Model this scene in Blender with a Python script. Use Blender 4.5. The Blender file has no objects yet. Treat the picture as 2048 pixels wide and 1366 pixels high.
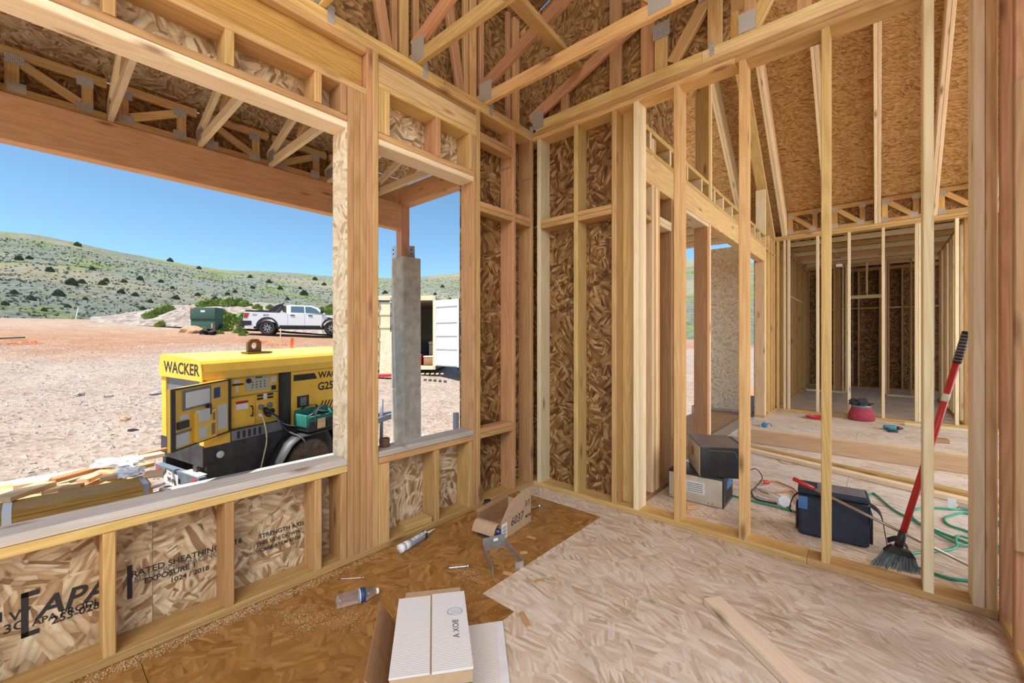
import bpy, math, random
from mathutils import Matrix, Vector, noise
from mathutils.bvhtree import BVHTree
R = random.Random(7)
S = bpy.context.scene
C = S.collection
PI = math.pi

# ------------------------------------------------------------------ camera
F_PX, CX, CY = 839.5, 1024.0, 676.0          # focal length and horizon in 2048x1366 pixels
TH = math.radians(41.05)                     # camera turned left of the +Y axis
EYE = 1.268
cam = bpy.data.cameras.new('camera')
cam.sensor_width = 36.0
cam.lens = F_PX * 36.0 / 2048.0
cam.shift_y = (CY - 683.0) / 2048.0
cam.clip_start, cam.clip_end = 0.02, 3000.0
camo = bpy.data.objects.new('camera', cam)
camo.location = (0, 0, EYE)
camo.rotation_euler = (PI / 2, 0, TH)
C.objects.link(camo)
S.camera = camo

# ------------------------------------------------------------------ sky, sun, exposure
SUN_EL, SUN_AZ = math.radians(66.0), (-0.1, -1.0)      # sun stands high behind the camera
w = bpy.data.worlds.new('world'); S.world = w
w.use_nodes = True
wn, wl = w.node_tree.nodes, w.node_tree.links
sky = wn.new('ShaderNodeTexSky')
sky.sky_type = 'NISHITA'
sky.sun_disc = False
sky.sun_elevation = SUN_EL
sky.sun_rotation = math.atan2(SUN_AZ[0], SUN_AZ[1])
sky.altitude = 2000.0
sky.air_density, sky.dust_density, sky.ozone_density = 1.0, 3.0, 1.8
bg = wn['Background']
bg.inputs['Strength'].default_value = 0.095
tint = wn.new('ShaderNodeMix'); tint.data_type = 'RGBA'; tint.blend_type = 'MULTIPLY'
tint.inputs[0].default_value = 1.0; tint.inputs[7].default_value = (0.80, 1.0, 1.0, 1)
wl.new(sky.outputs[0], tint.inputs[6]); wl.new(tint.outputs[2], bg.inputs['Color'])
sl = bpy.data.lights.new('sun', 'SUN')
sl.energy = 4.2
sl.angle = math.radians(1.2)
sl.color = (1.0, 0.955, 0.88)
slo = bpy.data.objects.new('sun', sl)
_n = math.hypot(*SUN_AZ)
sd = Vector((SUN_AZ[0] / _n * math.cos(SUN_EL), SUN_AZ[1] / _n * math.cos(SUN_EL), math.sin(SUN_EL)))
slo.rotation_euler = sd.to_track_quat('Z', 'Y').to_euler()
slo.location = (3, -6, 12)
C.objects.link(slo)
def fill_light(name, loc, aim, sx, sy, power):
    # added area lamp brightening the dim interior; no such lamp stands there
    l = bpy.data.lights.new(name, 'AREA'); l.shape = 'RECTANGLE'; l.size, l.size_y = sx, sy
    l.energy = power; l.color = (1.0, 0.94, 0.85); l.spread = math.radians(125)
    o = bpy.data.objects.new(name, l); o.location = loc
    o.rotation_euler = (Vector(aim) - Vector(loc)).to_track_quat('-Z', 'Y').to_euler()
    C.objects.link(o)
fill_light('fill_light_rear', (2.2, -3.1, 4.6), (-0.9, 0.9, 0.0), 4.5, 3.0, 92.0)
fill_light('fill_light_great_room', (4.6, 5.6, 2.6), (0.0, 6.6, 0.8), 4.0, 3.0, 78.0)
S.cycles.max_bounces = 12
S.cycles.diffuse_bounces = 8
vs = S.view_settings
vs.view_transform = 'Standard'
vs.look = 'None'
vs.gamma = 1.0
vs.use_curve_mapping = False
vs.exposure = 1.1

# ------------------------------------------------------------------ pixel to place
_c, _s = math.cos(TH), math.sin(TH)
def ray(px, py):
    r, z = (px - CX) / F_PX, (CY - py) / F_PX
    return Vector((r * _c - _s, r * _s + _c, z))
def fl(px, py, z=0.0):
    a = ray(px, py); t = (z - EYE) / a.z
    return Vector((a.x * t, a.y * t, z))
def onX(px, py, X):
    a = ray(px, py); t = X / a.x
    return Vector((X, a.y * t, EYE + a.z * t))
def onY(px, py, Y):
    a = ray(px, py); t = Y / a.y
    return Vector((a.x * t, Y, EYE + a.z * t))
def atd(px, py, d):
    a = ray(px, py)
    return Vector((a.x * d, a.y * d, EYE + a.z * d))

# ------------------------------------------------------------------ materials
def node_mat(name):
    m = bpy.data.materials.new(name); m.use_nodes = True
    return m, m.node_tree.nodes, m.node_tree.links, m.node_tree.nodes['Principled BSDF']
def ramp(N, stops, interp='LINEAR'):
    r = N.new('ShaderNodeValToRGB'); r.color_ramp.interpolation = interp
    e = r.color_ramp.elements
    while len(e) < len(stops): e.new(0.5)
    for el, (p, c) in zip(e, stops):
        el.position = p; el.color = (c[0], c[1], c[2], 1)
    return r
def mapping(N, L, src, scale, rot=(0, 0, 0)):
    m = N.new('ShaderNodeMapping'); m.inputs['Scale'].default_value = scale; m.inputs['Rotation'].default_value = rot
    L.new(src, m.inputs['Vector']); return m.outputs[0]
def mixc(N, L, fac, a, b, mode='MIX'):
    x = N.new('ShaderNodeMix'); x.data_type = 'RGBA'; x.blend_type = mode
    for sock, v in ((x.inputs[0], fac), (x.inputs[6], a), (x.inputs[7], b)):
        if hasattr(v, 'links'): L.new(v, sock)
        elif isinstance(v, (int, float)): sock.default_value = v
        else: sock.default_value = (v[0], v[1], v[2], 1)
    return x.outputs[2]
def math_n(N, L, op, a, b=0.5, clamp=False):
    x = N.new('ShaderNodeMath'); x.operation = op; x.use_clamp = clamp
    for sock, v in ((x.inputs[0], a), (x.inputs[1], b)):
        if hasattr(v, 'links'): L.new(v, sock)
        else: sock.default_value = v
    return x.outputs[0]
def obj_coords(N, L, spread=37.0):
    tc = N.new('ShaderNodeTexCoord'); oi = N.new('ShaderNodeObjectInfo')
    k = math_n(N, L, 'MULTIPLY', oi.outputs['Random'], spread)
    cb = N.new('ShaderNodeCombineXYZ')
    for i in range(3): L.new(k, cb.inputs[i])
    va = N.new('ShaderNodeVectorMath'); va.operation = 'ADD'
    L.new(tc.outputs['Object'], va.inputs[0]); L.new(cb.outputs[0], va.inputs[1])
    return va.outputs[0], oi.outputs['Random']
def bump(N, L, b, height, strength, dist=0.002):
    bn = N.new('ShaderNodeBump'); bn.inputs['Strength'].default_value = strength; bn.inputs['Distance'].default_value = dist
    L.new(height, bn.inputs['Height']); L.new(bn.outputs[0], b.inputs['Normal'])
def plain(name, col, rough=0.55, metal=0.0, var=0.0, scale=8.0, trans=0.0, alpha=1.0, emit=None):
    m, N, L, b = node_mat(name)
    b.inputs['Base Color'].default_value = (*col, 1)
    b.inputs['Roughness'].default_value = rough
    b.inputs['Metallic'].default_value = metal
    if trans: b.inputs['Transmission Weight'].default_value = trans
    if alpha < 1: b.inputs['Alpha'].default_value = alpha
    if var:
        v, _r = obj_coords(N, L)
        n = N.new('ShaderNodeTexNoise'); n.inputs['Scale'].default_value = scale; n.inputs['Detail'].default_value = 5
        n.inputs['Roughness'].default_value = 0.65
        L.new(v, n.inputs['Vector'])
        lo = [max(0, c * (1 - var)) for c in col]; hi = [min(1, c * (1 + var * .7)) for c in col]
        rp = ramp(N, [(0.3, lo), (0.7, hi)]); L.new(n.outputs[0], rp.inputs[0])
        L.new(rp.outputs[0], b.inputs['Base Color'])
    return m
def wood(name, light, dark, rough=0.62, knots=True, tone=0.16, grey=0.0):
    m, N, L, b = node_mat(name)
    v, rnd = obj_coords(N, L)
    low = N.new('ShaderNodeTexNoise'); low.inputs['Scale'].default_value = 1.0; low.inputs['Detail'].default_value = 2.0
    L.new(mapping(N, L, v, (0.7, 9.0, 9.0)), low.inputs['Vector'])
    rings = math_n(N, L, 'MULTIPLY', low.outputs[0], 11.0)
    fr = math_n(N, L, 'PINGPONG', rings, 0.5)
    fine = N.new('ShaderNodeTexNoise'); fine.inputs['Scale'].default_value = 1.0; fine.inputs['Detail'].default_value = 4.0
    L.new(mapping(N, L, v, (5.0, 160.0, 160.0)), fine.inputs['Vector'])
    a = math_n(N, L, 'MULTIPLY', fr, 1.3)
    g = math_n(N, L, 'MULTIPLY', math_n(N, L, 'ADD', a, fine.outputs[0]), 0.62)
    rp = ramp(N, [(0.2, light), (0.85, dark)]); L.new(g, rp.inputs[0])
    col = rp.outputs[0]
    broad = N.new('ShaderNodeTexNoise'); broad.inputs['Scale'].default_value = 2.2; broad.inputs['Detail'].default_value = 3.0
    L.new(v, broad.inputs['Vector'])
    col = mixc(N, L, math_n(N, L, 'MULTIPLY', broad.outputs[0], 0.45), col, [c * .78 for c in dark], 'MIX')
    if grey:
        gn = N.new('ShaderNodeTexNoise'); gn.inputs['Scale'].default_value = 1.0; gn.inputs['Detail'].default_value = 4.0
        L.new(mapping(N, L, v, (1.2, 30.0, 30.0)), gn.inputs['Vector'])
        gr = ramp(N, [(0.35, (0, 0, 0)), (0.7, (1, 1, 1))]); L.new(gn.outputs[0], gr.inputs[0])
        col = mixc(N, L, math_n(N, L, 'MULTIPLY', gr.outputs[0], grey), col, (0.42, 0.43, 0.45))
    if knots:
        vo = N.new('ShaderNodeTexVoronoi'); vo.inputs['Scale'].default_value = 1.0
        L.new(mapping(N, L, v, (1.9, 7.0, 7.0)), vo.inputs['Vector'])
        kr = ramp(N, [(0.05, (1, 1, 1)), (0.1, (0.5, 0.5, 0.5)), (0.16, (0, 0, 0))]); L.new(vo.outputs['Distance'], kr.inputs[0])
        col = mixc(N, L, math_n(N, L, 'MULTIPLY', kr.outputs[0], 0.8), col, (0.16, 0.075, 0.03))
    hv = N.new('ShaderNodeHueSaturation')
    L.new(math_n(N, L, 'ADD', math_n(N, L, 'MULTIPLY', rnd, 2 * tone), 1.0 - tone), hv.inputs['Value'])
    L.new(math_n(N, L, 'ADD', math_n(N, L, 'MULTIPLY', math_n(N, L, 'FRACT', math_n(N, L, 'MULTIPLY', rnd, 7.31)), 0.022), 0.489), hv.inputs['Hue'])
    L.new(col, hv.inputs['Color'])
    L.new(hv.outputs[0], b.inputs['Base Color'])
    b.inputs['Roughness'].default_value = rough
    b.inputs['Specular IOR Level'].default_value = 0.3
    bump(N, L, b, fine.outputs[0], 0.4, 0.001)
    return m
def osb(name, stops, coarse=7.0, length=11.0, width=52.0, spread=PI, rough=0.6, edge=0.45, bstr=0.5, dirt=None):
    """Strands: a coarse cell turns each patch of long flakes its own way."""
    m, N, L, b = node_mat(name)
    v, rnd = obj_coords(N, L)
    wob = N.new('ShaderNodeTexNoise'); wob.inputs['Scale'].default_value = 14.0; wob.inputs['Detail'].default_value = 3.0
    L.new(v, wob.inputs['Vector'])
    off = N.new('ShaderNodeVectorMath'); off.operation = 'SCALE'; off.inputs['Scale'].default_value = 0.014
    L.new(wob.outputs['Color'], off.inputs[0])
    vv = N.new('ShaderNodeVectorMath'); vv.operation = 'ADD'; L.new(v, vv.inputs[0]); L.new(off.outputs[0], vv.inputs[1])
    flake_cols, heights = [], []
    for k, (sc, ln, wd) in enumerate(((coarse, length, width), (coarse * 1.7, length * 1.5, width * 1.5))):
        pre = mapping(N, L, vv.outputs[0], (1, 1, 0), (0, 0, 0.6 * k))
        vc = N.new('ShaderNodeTexVoronoi'); vc.voronoi_dimensions = '2D'; vc.inputs['Scale'].default_value = sc
        L.new(pre, vc.inputs['Vector'])
        sep = N.new('ShaderNodeSeparateColor'); L.new(vc.outputs['Color'], sep.inputs[0])
        ang = math_n(N, L, 'MULTIPLY', math_n(N, L, 'SUBTRACT', sep.outputs[0], 0.5), spread)
        ro = N.new('ShaderNodeVectorRotate'); ro.rotation_type = 'Z_AXIS'
        L.new(pre, ro.inputs['Vector']); L.new(ang, ro.inputs['Angle'])
        st = mapping(N, L, ro.outputs[0], (ln, wd, 1))
        vf = N.new('ShaderNodeTexVoronoi'); vf.voronoi_dimensions = '2D'; vf.inputs['Scale'].default_value = 1.0
        L.new(st, vf.inputs['Vector'])
        s2 = N.new('ShaderNodeSeparateColor'); L.new(vf.outputs['Color'], s2.inputs[0])
        flake_cols.append(s2.outputs[0]); heights.append(vf.outputs['Distance'])
    sel = N.new('ShaderNodeTexNoise'); sel.inputs['Scale'].default_value = 9.0; sel.inputs['Detail'].default_value = 1.0
    L.new(v, sel.inputs['Vector'])
    sr = ramp(N, [(0.47, (0, 0, 0)), (0.53, (1, 1, 1))]); L.new(sel.outputs[0], sr.inputs[0])
    val = mixc(N, L, sr.outputs[0], flake_cols[0], flake_cols[1])
    hgt = mixc(N, L, sr.outputs[0], heights[0], heights[1])
    rp = ramp(N, stops); L.new(val, rp.inputs[0])
    er = ramp(N, [(0.25, (0, 0, 0)), (0.85, (1, 1, 1))]); L.new(hgt, er.inputs[0])
    col = mixc(N, L, math_n(N, L, 'MULTIPLY', er.outputs[0], edge), rp.outputs[0], [c * .35 for c in stops[0][1]])
    gr = N.new('ShaderNodeTexNoise'); gr.inputs['Scale'].default_value = 160.0; gr.inputs['Detail'].default_value = 2.0
    L.new(v, gr.inputs['Vector'])
    col = mixc(N, L, math_n(N, L, 'MULTIPLY', gr.outputs[0], 0.35), col, [c * .6 for c in stops[1][1]])
    if dirt:
        dn = N.new('ShaderNodeTexNoise'); dn.inputs['Scale'].default_value = dirt[1]; dn.inputs['Detail'].default_value = 5.0
        dn.inputs['Roughness'].default_value = 0.6
        L.new(v, dn.inputs['Vector'])
        dr = ramp(N, [(0.4, (0, 0, 0)), (0.65, (1, 1, 1))]); L.new(dn.outputs[0], dr.inputs[0])
        col = mixc(N, L, math_n(N, L, 'MULTIPLY', dr.outputs[0], dirt[2]), col, dirt[0])
    L.new(col, b.inputs['Base Color'])
    b.inputs['Roughness'].default_value = rough
    b.inputs['Specular IOR Level'].default_value = 0.3
    bump(N, L, b, val, bstr, 0.0015)
    return m

M = {}
M['fir']    = wood('fir_lumber', (0.65, 0.41, 0.175), (0.44, 0.235, 0.078))
M['fir2']   = wood('fir_lumber_golden', (0.74, 0.50, 0.215), (0.52, 0.305, 0.10))
M['pale']   = wood('pale_lumber', (0.87, 0.74, 0.52), (0.72, 0.54, 0.31), knots=True)
M['red']    = wood('red_fir_lumber', (0.61, 0.34, 0.165), (0.42, 0.205, 0.088))
M['glulam'] = wood('glulam', (0.80, 0.46, 0.27), (0.62, 0.30, 0.15), tone=0.05)
M['lvl']    = wood('veneer_beam', (0.63, 0.375, 0.10), (0.40, 0.205, 0.042), tone=0.08)
M['lvlpale'] = wood('veneer_beam_pale', (0.78, 0.56, 0.28), (0.55, 0.34, 0.14), tone=0.08)
M['weath']  = wood('weathered_lumber', (0.70, 0.61, 0.50), (0.47, 0.39, 0.30), grey=0.55)
M['old']    = wood('aged_brown_lumber', (0.46, 0.275, 0.14), (0.29, 0.155, 0.07))
M['cut']    = wood('fresh_cut_lumber', (0.80, 0.58, 0.35), (0.64, 0.40, 0.20))
M['pink']   = wood('pink_fir_plank', (0.88, 0.72, 0.55), (0.77, 0.56, 0.40), tone=0.04)
OSB_W = [(0.0, (0.24, 0.125, 0.058)), (0.2, (0.44, 0.27, 0.135)), (0.45, (0.64, 0.45, 0.26)), (0.8, (0.78, 0.60, 0.38)), (1.0, (0.86, 0.72, 0.51))]
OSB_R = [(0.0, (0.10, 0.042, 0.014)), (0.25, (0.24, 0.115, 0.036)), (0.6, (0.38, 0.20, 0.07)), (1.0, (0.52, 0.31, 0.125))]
OSB_G = [(0.0, (0.30, 0.14, 0.04)), (0.25, (0.50, 0.28, 0.095)), (0.6, (0.64, 0.40, 0.16)), (1.0, (0.74, 0.52, 0.26))]
OSB_B = [(0.0, (0.52, 0.33, 0.18)), (0.2, (0.76, 0.58, 0.37)), (0.6, (0.86, 0.71, 0.50)), (1.0, (0.92, 0.82, 0.64))]
OSB_L = [(0.0, (0.47, 0.32, 0.20)), (0.25, (0.64, 0.49, 0.35)), (0.6, (0.76, 0.62, 0.48)), (1.0, (0.84, 0.73, 0.61))]
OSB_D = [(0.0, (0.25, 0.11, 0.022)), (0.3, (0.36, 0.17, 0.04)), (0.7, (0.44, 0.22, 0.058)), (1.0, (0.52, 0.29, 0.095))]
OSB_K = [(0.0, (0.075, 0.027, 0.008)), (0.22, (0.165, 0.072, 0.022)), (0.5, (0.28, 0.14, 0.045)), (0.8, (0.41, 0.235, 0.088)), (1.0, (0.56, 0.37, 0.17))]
M['osb']    = osb('osb_sheathing', OSB_W, coarse=6.0, length=9.0, width=46.0)
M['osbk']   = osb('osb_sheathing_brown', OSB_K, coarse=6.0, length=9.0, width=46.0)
M['osbroof'] = osb('osb_roof_deck', OSB_G, coarse=5.0, length=13, width=60, spread=1.0)
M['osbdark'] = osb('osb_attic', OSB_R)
M['osbpale'] = osb('osb_pale', OSB_B, edge=0.3)
M['floorl'] = osb('subfloor_light', OSB_L, coarse=4.0, length=5.5, width=44, spread=0.9, edge=0.35, bstr=0.35, rough=0.55, dirt=((0.78, 0.69, 0.60), 3.0, 0.45))
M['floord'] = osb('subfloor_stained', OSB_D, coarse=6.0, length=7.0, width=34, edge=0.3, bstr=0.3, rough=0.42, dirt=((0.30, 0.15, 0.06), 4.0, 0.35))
M['floorg'] = osb('subfloor_great_room', [(0.0, (0.46, 0.33, 0.22)), (0.25, (0.66, 0.54, 0.42)), (0.6, (0.78, 0.68, 0.57)), (1.0, (0.86, 0.78, 0.69))], coarse=4.0, length=5.0, width=44, spread=0.5, edge=0.35, bstr=0.3, dirt=((0.82, 0.77, 0.70), 2.0, 0.5))
M['ink']    = plain('black_ink', (0.03, 0.025, 0.025), 0.8)
M['inkfade'] = plain('faded_ink', (0.16, 0.14, 0.13), 0.85)
def plate_mat():
    m, N, L, b = node_mat('galvanised_plate')
    v, _r = obj_coords(N, L)
    vo = N.new('ShaderNodeTexVoronoi'); vo.inputs['Scale'].default_value = 95.0; vo.inputs['Randomness'].default_value = 0.25
    L.new(v, vo.inputs['Vector'])
    r = ramp(N, [(0.22, (.10, .085, .07)), (0.34, (.46, .42, .37))]); L.new(vo.outputs['Distance'], r.inputs[0])
    L.new(r.outputs[0], b.inputs['Base Color']); b.inputs['Metallic'].default_value = 0.35; b.inputs['Roughness'].default_value = 0.5
    return m
M['plate']  = plate_mat()
M['bracket'] = plain('scuffed_steel', (0.42, 0.40, 0.38), 0.42, 0.6, 0.25, 30)
M['zinc']   = plain('zinc_steel', (0.62, 0.61, 0.60), 0.35, 0.9, 0.15, 40)
M['concrete'] = plain('board_formed_concrete', (0.52, 0.475, 0.41), 0.9, 0, 0.28, 9)
M['yellow'] = plain('yellow_enamel', (0.92, 0.54, 0.065), 0.38, 0, 0.10, 5)
M['yellowb'] = plain('yellow_cap_enamel', (0.93, 0.57, 0.085), 0.33, 0, 0.10, 5)
M['blacks'] = plain('black_steel', (0.035, 0.037, 0.042), 0.5, 0.1, 0.3, 12)
M['dirtysteel'] = plain('dirty_black_steel', (0.055, 0.052, 0.055), 0.6, 0.1, 0.6, 6)
M['rubber'] = plain('tyre_rubber', (0.045, 0.040, 0.036), 0.85, 0, 0.5, 14)
M['dustrub'] = plain('dusty_rubber', (0.13, 0.095, 0.065), 0.9, 0, 0.55, 16)
M['rim']    = plain('rusty_cream_rim', (0.58, 0.50, 0.40), 0.6, 0.1, 0.25, 20)
M['steelg'] = plain('grey_steel', (0.22, 0.23, 0.26), 0.5, 0.3, 0.25, 10)
M['bumper'] = plain('blue_grey_steel', (0.17, 0.21, 0.27), 0.5, 0.2, 0.25, 10)
M['white']  = plain('white_plastic', (0.82, 0.82, 0.80), 0.45)
M['paper']  = plain('printed_paper', (0.70, 0.72, 0.72), 0.7, 0, 0.15, 90)
M['redlens'] = plain('red_lens', (0.45, 0.03, 0.035), 0.25)
M['redp']   = plain('red_plastic', (0.50, 0.025, 0.025), 0.35)
M['blackp'] = plain('black_plastic', (0.022, 0.022, 0.024), 0.42)
M['blackc'] = plain('black_cloth', (0.028, 0.028, 0.032), 0.9, 0, 0.3, 30)
M['orange'] = plain('safety_orange', (0.95, 0.16, 0.03), 0.6)
M['panelg'] = plain('control_panel_grey', (0.52, 0.51, 0.42), 0.5, 0.1, 0.1, 30)
M['glass']  = plain('tinted_glass', (0.10, 0.17, 0.22), 0.08, 0.2)
M['truckw'] = plain('white_car_paint', (0.86, 0.86, 0.87), 0.22)
M['alloy']  = plain('alloy_wheel', (0.75, 0.75, 0.77), 0.3, 0.7)
M['teal']   = plain('teal_canvas', (0.015, 0.17, 0.135), 0.8, 0, 0.3, 20)
M['cream']  = plain('cream_container_paint', (0.80, 0.68, 0.45), 0.55, 0, 0.12, 4)
M['contw']  = plain('white_container_paint', (0.80, 0.79, 0.80), 0.5, 0, 0.1, 5)
M['contg']  = plain('grey_container_inside', (0.72, 0.74, 0.72), 0.6, 0, 0.1, 5)
M['greenb'] = plain('utility_green', (0.045, 0.105, 0.075), 0.5, 0, 0.15, 4)
M['card']   = plain('brown_cardboard', (0.50, 0.335, 0.20), 0.85, 0, 0.10, 30)
M['cardin'] = plain('brown_cardboard_inside', (0.36, 0.20, 0.095), 0.88, 0, 0.15, 30)
M['blue']   = plain('blue_print', (0.02, 0.055, 0.20), 0.5)
M['green']  = plain('green_print', (0.01, 0.20, 0.085), 0.5)
M['hose']   = plain('green_hose', (0.03, 0.33, 0.20), 0.3)
M['navy']   = plain('navy_nylon', (0.022, 0.030, 0.055), 0.7, 0, 0.35, 14)
M['bluen']  = plain('blue_nylon', (0.06, 0.19, 0.42), 0.7, 0, 0.15, 14)
M['rust']   = plain('brown_coil', (0.16, 0.085, 0.05), 0.6, 0.3, 0.3, 40)
M['film']   = plain('plastic_film', (0.80, 0.82, 0.86), 0.25, 0, 0.1, 20)
M['tubeg']  = plain('sealant_tube_grey', (0.24, 0.24, 0.28), 0.45)
M['pipe']   = plain('grey_conduit', (0.36, 0.39, 0.43), 0.5)
M['bottle'] = plain('clear_bottle', (0.93, 0.93, 0.95), 0.08, 0, 0, 8, trans=0.92)
M['micro']  = plain('microwave_cream', (0.58, 0.51, 0.40), 0.5, 0.2, 0.12, 12)
M['microk'] = plain('microwave_black', (0.025, 0.026, 0.030), 0.32, 0, 0.3, 10)
M['microt'] = plain('microwave_top', (0.19, 0.16, 0.14), 0.45, 0.2, 0.2, 5)
M['makita'] = plain('tool_teal', (0.02, 0.22, 0.30), 0.45)
M['crimson'] = plain('crimson_canvas', (0.34, 0.04, 0.065), 0.85, 0, 0.25, 20)
M['ocord']  = plain('orange_cord', (0.55, 0.20, 0.06), 0.5)
M['bristle'] = plain('grey_bristle', (0.20, 0.24, 0.26), 0.7, 0, 0.4, 40)
M['steelpole'] = plain('brushed_pole', (0.42, 0.36, 0.30), 0.35, 0.7, 0.12, 20)
M['saw']    = plain('sawdust', (0.62, 0.43, 0.25), 0.95, 0, 0.25, 70)
M['chip']   = wood('wood_chip', (0.66, 0.42, 0.20), (0.50, 0.29, 0.12), knots=False)

# ------------------------------------------------------------------ mesh helpers
_cache = {}
def new_mesh(name, verts, faces, mat, smooth=False):
    me = bpy.data.meshes.new(name)
    me.from_pydata([tuple(v) for v in verts], [], faces)
    if mat: me.materials.append(M[mat] if isinstance(mat, str) else mat)
    if smooth: me.polygons.foreach_set('use_smooth', [True] * len(me.polygons))
    me.update(); return me
def link(name, me, mx=None, parent=None):
    o = bpy.data.objects.new(name, me); C.objects.link(o)
    mx = mx or Matrix.Identity(4)
    if parent is not None:
        o.parent = parent
        if parent.get('_world'):                      # children given in world places
            o.matrix_parent_inverse = world_of(parent).inverted()
        elif parent.get('_thing'):                    # sub-parts given in the thing's own frame
            o.matrix_parent_inverse = parent.matrix_basis.inverted()
    o.matrix_basis = mx
    return o
def world_of(o):
    m = o.matrix_basis.copy()
    if o.parent: m = world_of(o.parent) @ o.matrix_parent_inverse @ m
    return m
def tag(o, label=None, cat=None, group=None, kind=None):
    if label: o['label'] = label
    if cat: o['category'] = cat
    if group: o['group'] = group
    if kind: o['kind'] = kind
    return o
def thing(name, label, cat, loc=(0, 0, 0), rotz=0.0, group=None, world=False, mx=None):
    o = bpy.data.objects.new(name, None); C.objects.link(o)
    o.empty_display_size = 0.1
    o.matrix_basis = mx if mx is not None else Matrix.Translation(loc) @ Matrix.Rotation(rotz, 4, 'Z')
    if world: o['_world'] = 1
    return tag(o, label, cat, group)
def inthing(o):
    o['_thing'] = 1; return o
def struct(name, loc=(0, 0, 0)):
    o = bpy.data.objects.new(name, None); C.objects.link(o)
    o.empty_display_size = 0.1
    o.matrix_basis = Matrix.Translation(loc); o['_world'] = 1
    return tag(o, kind='structure')
def frame(o, x, y=None, z=None):
    x = Vector(x).normalized()
    if z is not None:
        z = Vector(z); y = z.cross(x).normalized(); z = x.cross(y)
    else:
        y = Vector(y); z = x.cross(y).normalized(); y = z.cross(x)
    m = Matrix.Identity(4)
    for i, a in enumerate((x, y, z)): m.col[i][:3] = a
    m.col[3][:3] = Vector(o)
    return m
def bar_mesh(L, W, H, mat, ch=0.004):
    """Board along local X, centred, long edges eased."""
    key = ('bar', round(L, 3), round(W, 3), round(H, 3), mat, ch)
    if key in _cache: return _cache[key]
    a, b, l = W / 2, H / 2, L / 2
    ch = min(ch, a * .3, b * .3)
    sec = [(a - ch, -b), (a, -b + ch), (a, b - ch), (a - ch, b), (-a + ch, b), (-a, b - ch), (-a, -b + ch), (-a + ch, -b)]
    vs_ = [(-l, y, z) for y, z in sec] + [(l, y, z) for y, z in sec]
    fs = [(i, (i + 1) % 8, 8 + (i + 1) % 8, 8 + i) for i in range(8)]
    fs += [tuple(range(7, -1, -1)), tuple(range(8, 16))]
    me = new_mesh('board', vs_, fs, mat); _cache[key] = me
    return me
def lb(name, x0, x1, y0, y1, z0, z1, mat, parent=None, ch=0.004, along=None):
    """Axis-aligned board; the grain runs along its longest side."""
    d = [x1 - x0, y1 - y0, z1 - z0]; c = Vector(((x0 + x1) / 2, (y0 + y1) / 2, (z0 + z1) / 2))
    k = along if along is not None else d.index(max(d))
    ax = [Vector((1, 0, 0)), Vector((0, 1, 0)), Vector((0, 0, 1))]
    i, j = (k + 1) % 3, (k + 2) % 3
    m = Matrix.Identity(4)
    m.col[0][:3], m.col[1][:3], m.col[2][:3], m.col[3][:3] = ax[k], ax[i], ax[j], c
    return link(name, bar_mesh(d[k], d[i], d[j], mat, ch), m, parent)
def beam(name, p0, p1, w_, h_, mat, parent=None, up=(0, 0, 1), ch=0.004):
    """Board from p0 to p1, w_ across, h_ along 'up'."""
    p0, p1 = Vector(p0), Vector(p1)
    return link(name, bar_mesh((p1 - p0).length, w_, h_, mat, ch), frame((p0 + p1) / 2, p1 - p0, z=up), parent)
def box_mesh(L, W, H, mat):
    key = ('box', round(L, 4), round(W, 4), round(H, 4), mat)
    if key in _cache: return _cache[key]
    v = [(x, y, z) for z in (0, H) for y in (0, W) for x in (0, L)]
    f = [(0, 2, 3, 1), (4, 5, 7, 6), (0, 1, 5, 4), (2, 6, 7, 3), (0, 4, 6, 2), (1, 3, 7, 5)]
    me = new_mesh('slab', v, f, mat); _cache[key] = me
    return me
def panel(name, o, ux, uy, w_, h_, t, mat, parent=None):
    """Sheet with its face spanned by ux, uy from corner o; thickness along ux x uy."""
    return link(name, box_mesh(w_, h_, t, mat), frame(o, ux, y=uy), parent)
def bx(name, x0, x1, y0, y1, z0, z1, mat, parent=None):
    return link(name, box_mesh(x1 - x0, y1 - y0, z1 - z0, mat), Matrix.Translation((x0, y0, z0)), parent)
def rbox(name, x0, x1, y0, y1, z0, z1, r, mat, parent=None, seg=3, mx=None):
    """Box with rounded vertical and horizontal edges."""
    import bmesh
    bm = bmesh.new(); bmesh.ops.create_cube(bm, size=1)
    for v in bm.verts:
        v.co = Vector(((x0 + x1) / 2 + v.co.x * (x1 - x0), (y0 + y1) / 2 + v.co.y * (y1 - y0), (z0 + z1) / 2 + v.co.z * (z1 - z0)))
    bmesh.ops.bevel(bm, geom=bm.edges[:], offset=r, segments=seg, affect='EDGES', profile=0.5)
    me = bpy.data.meshes.new(name); bm.to_mesh(me); bm.free()
    me.materials.append(M[mat]); me.polygons.foreach_set('use_smooth', [True] * len(me.polygons))
    return link(name, me, mx, parent)
def prism(name, pts, h0, h1, mat, parent=None, mx=None, smooth=False):
    """Outline pts (x, y) extruded in local z from h0 to h1."""
    n = len(pts)
    v = [(x, y, h0) for x, y in pts] + [(x, y, h1) for x, y in pts]
    f = [(i, (i + 1) % n, n + (i + 1) % n, n + i) for i in range(n)] + [tuple(range(n - 1, -1, -1)), tuple(range(n, 2 * n))]
    return link(name, new_mesh(name, v, f, mat, smooth), mx, parent)
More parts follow.
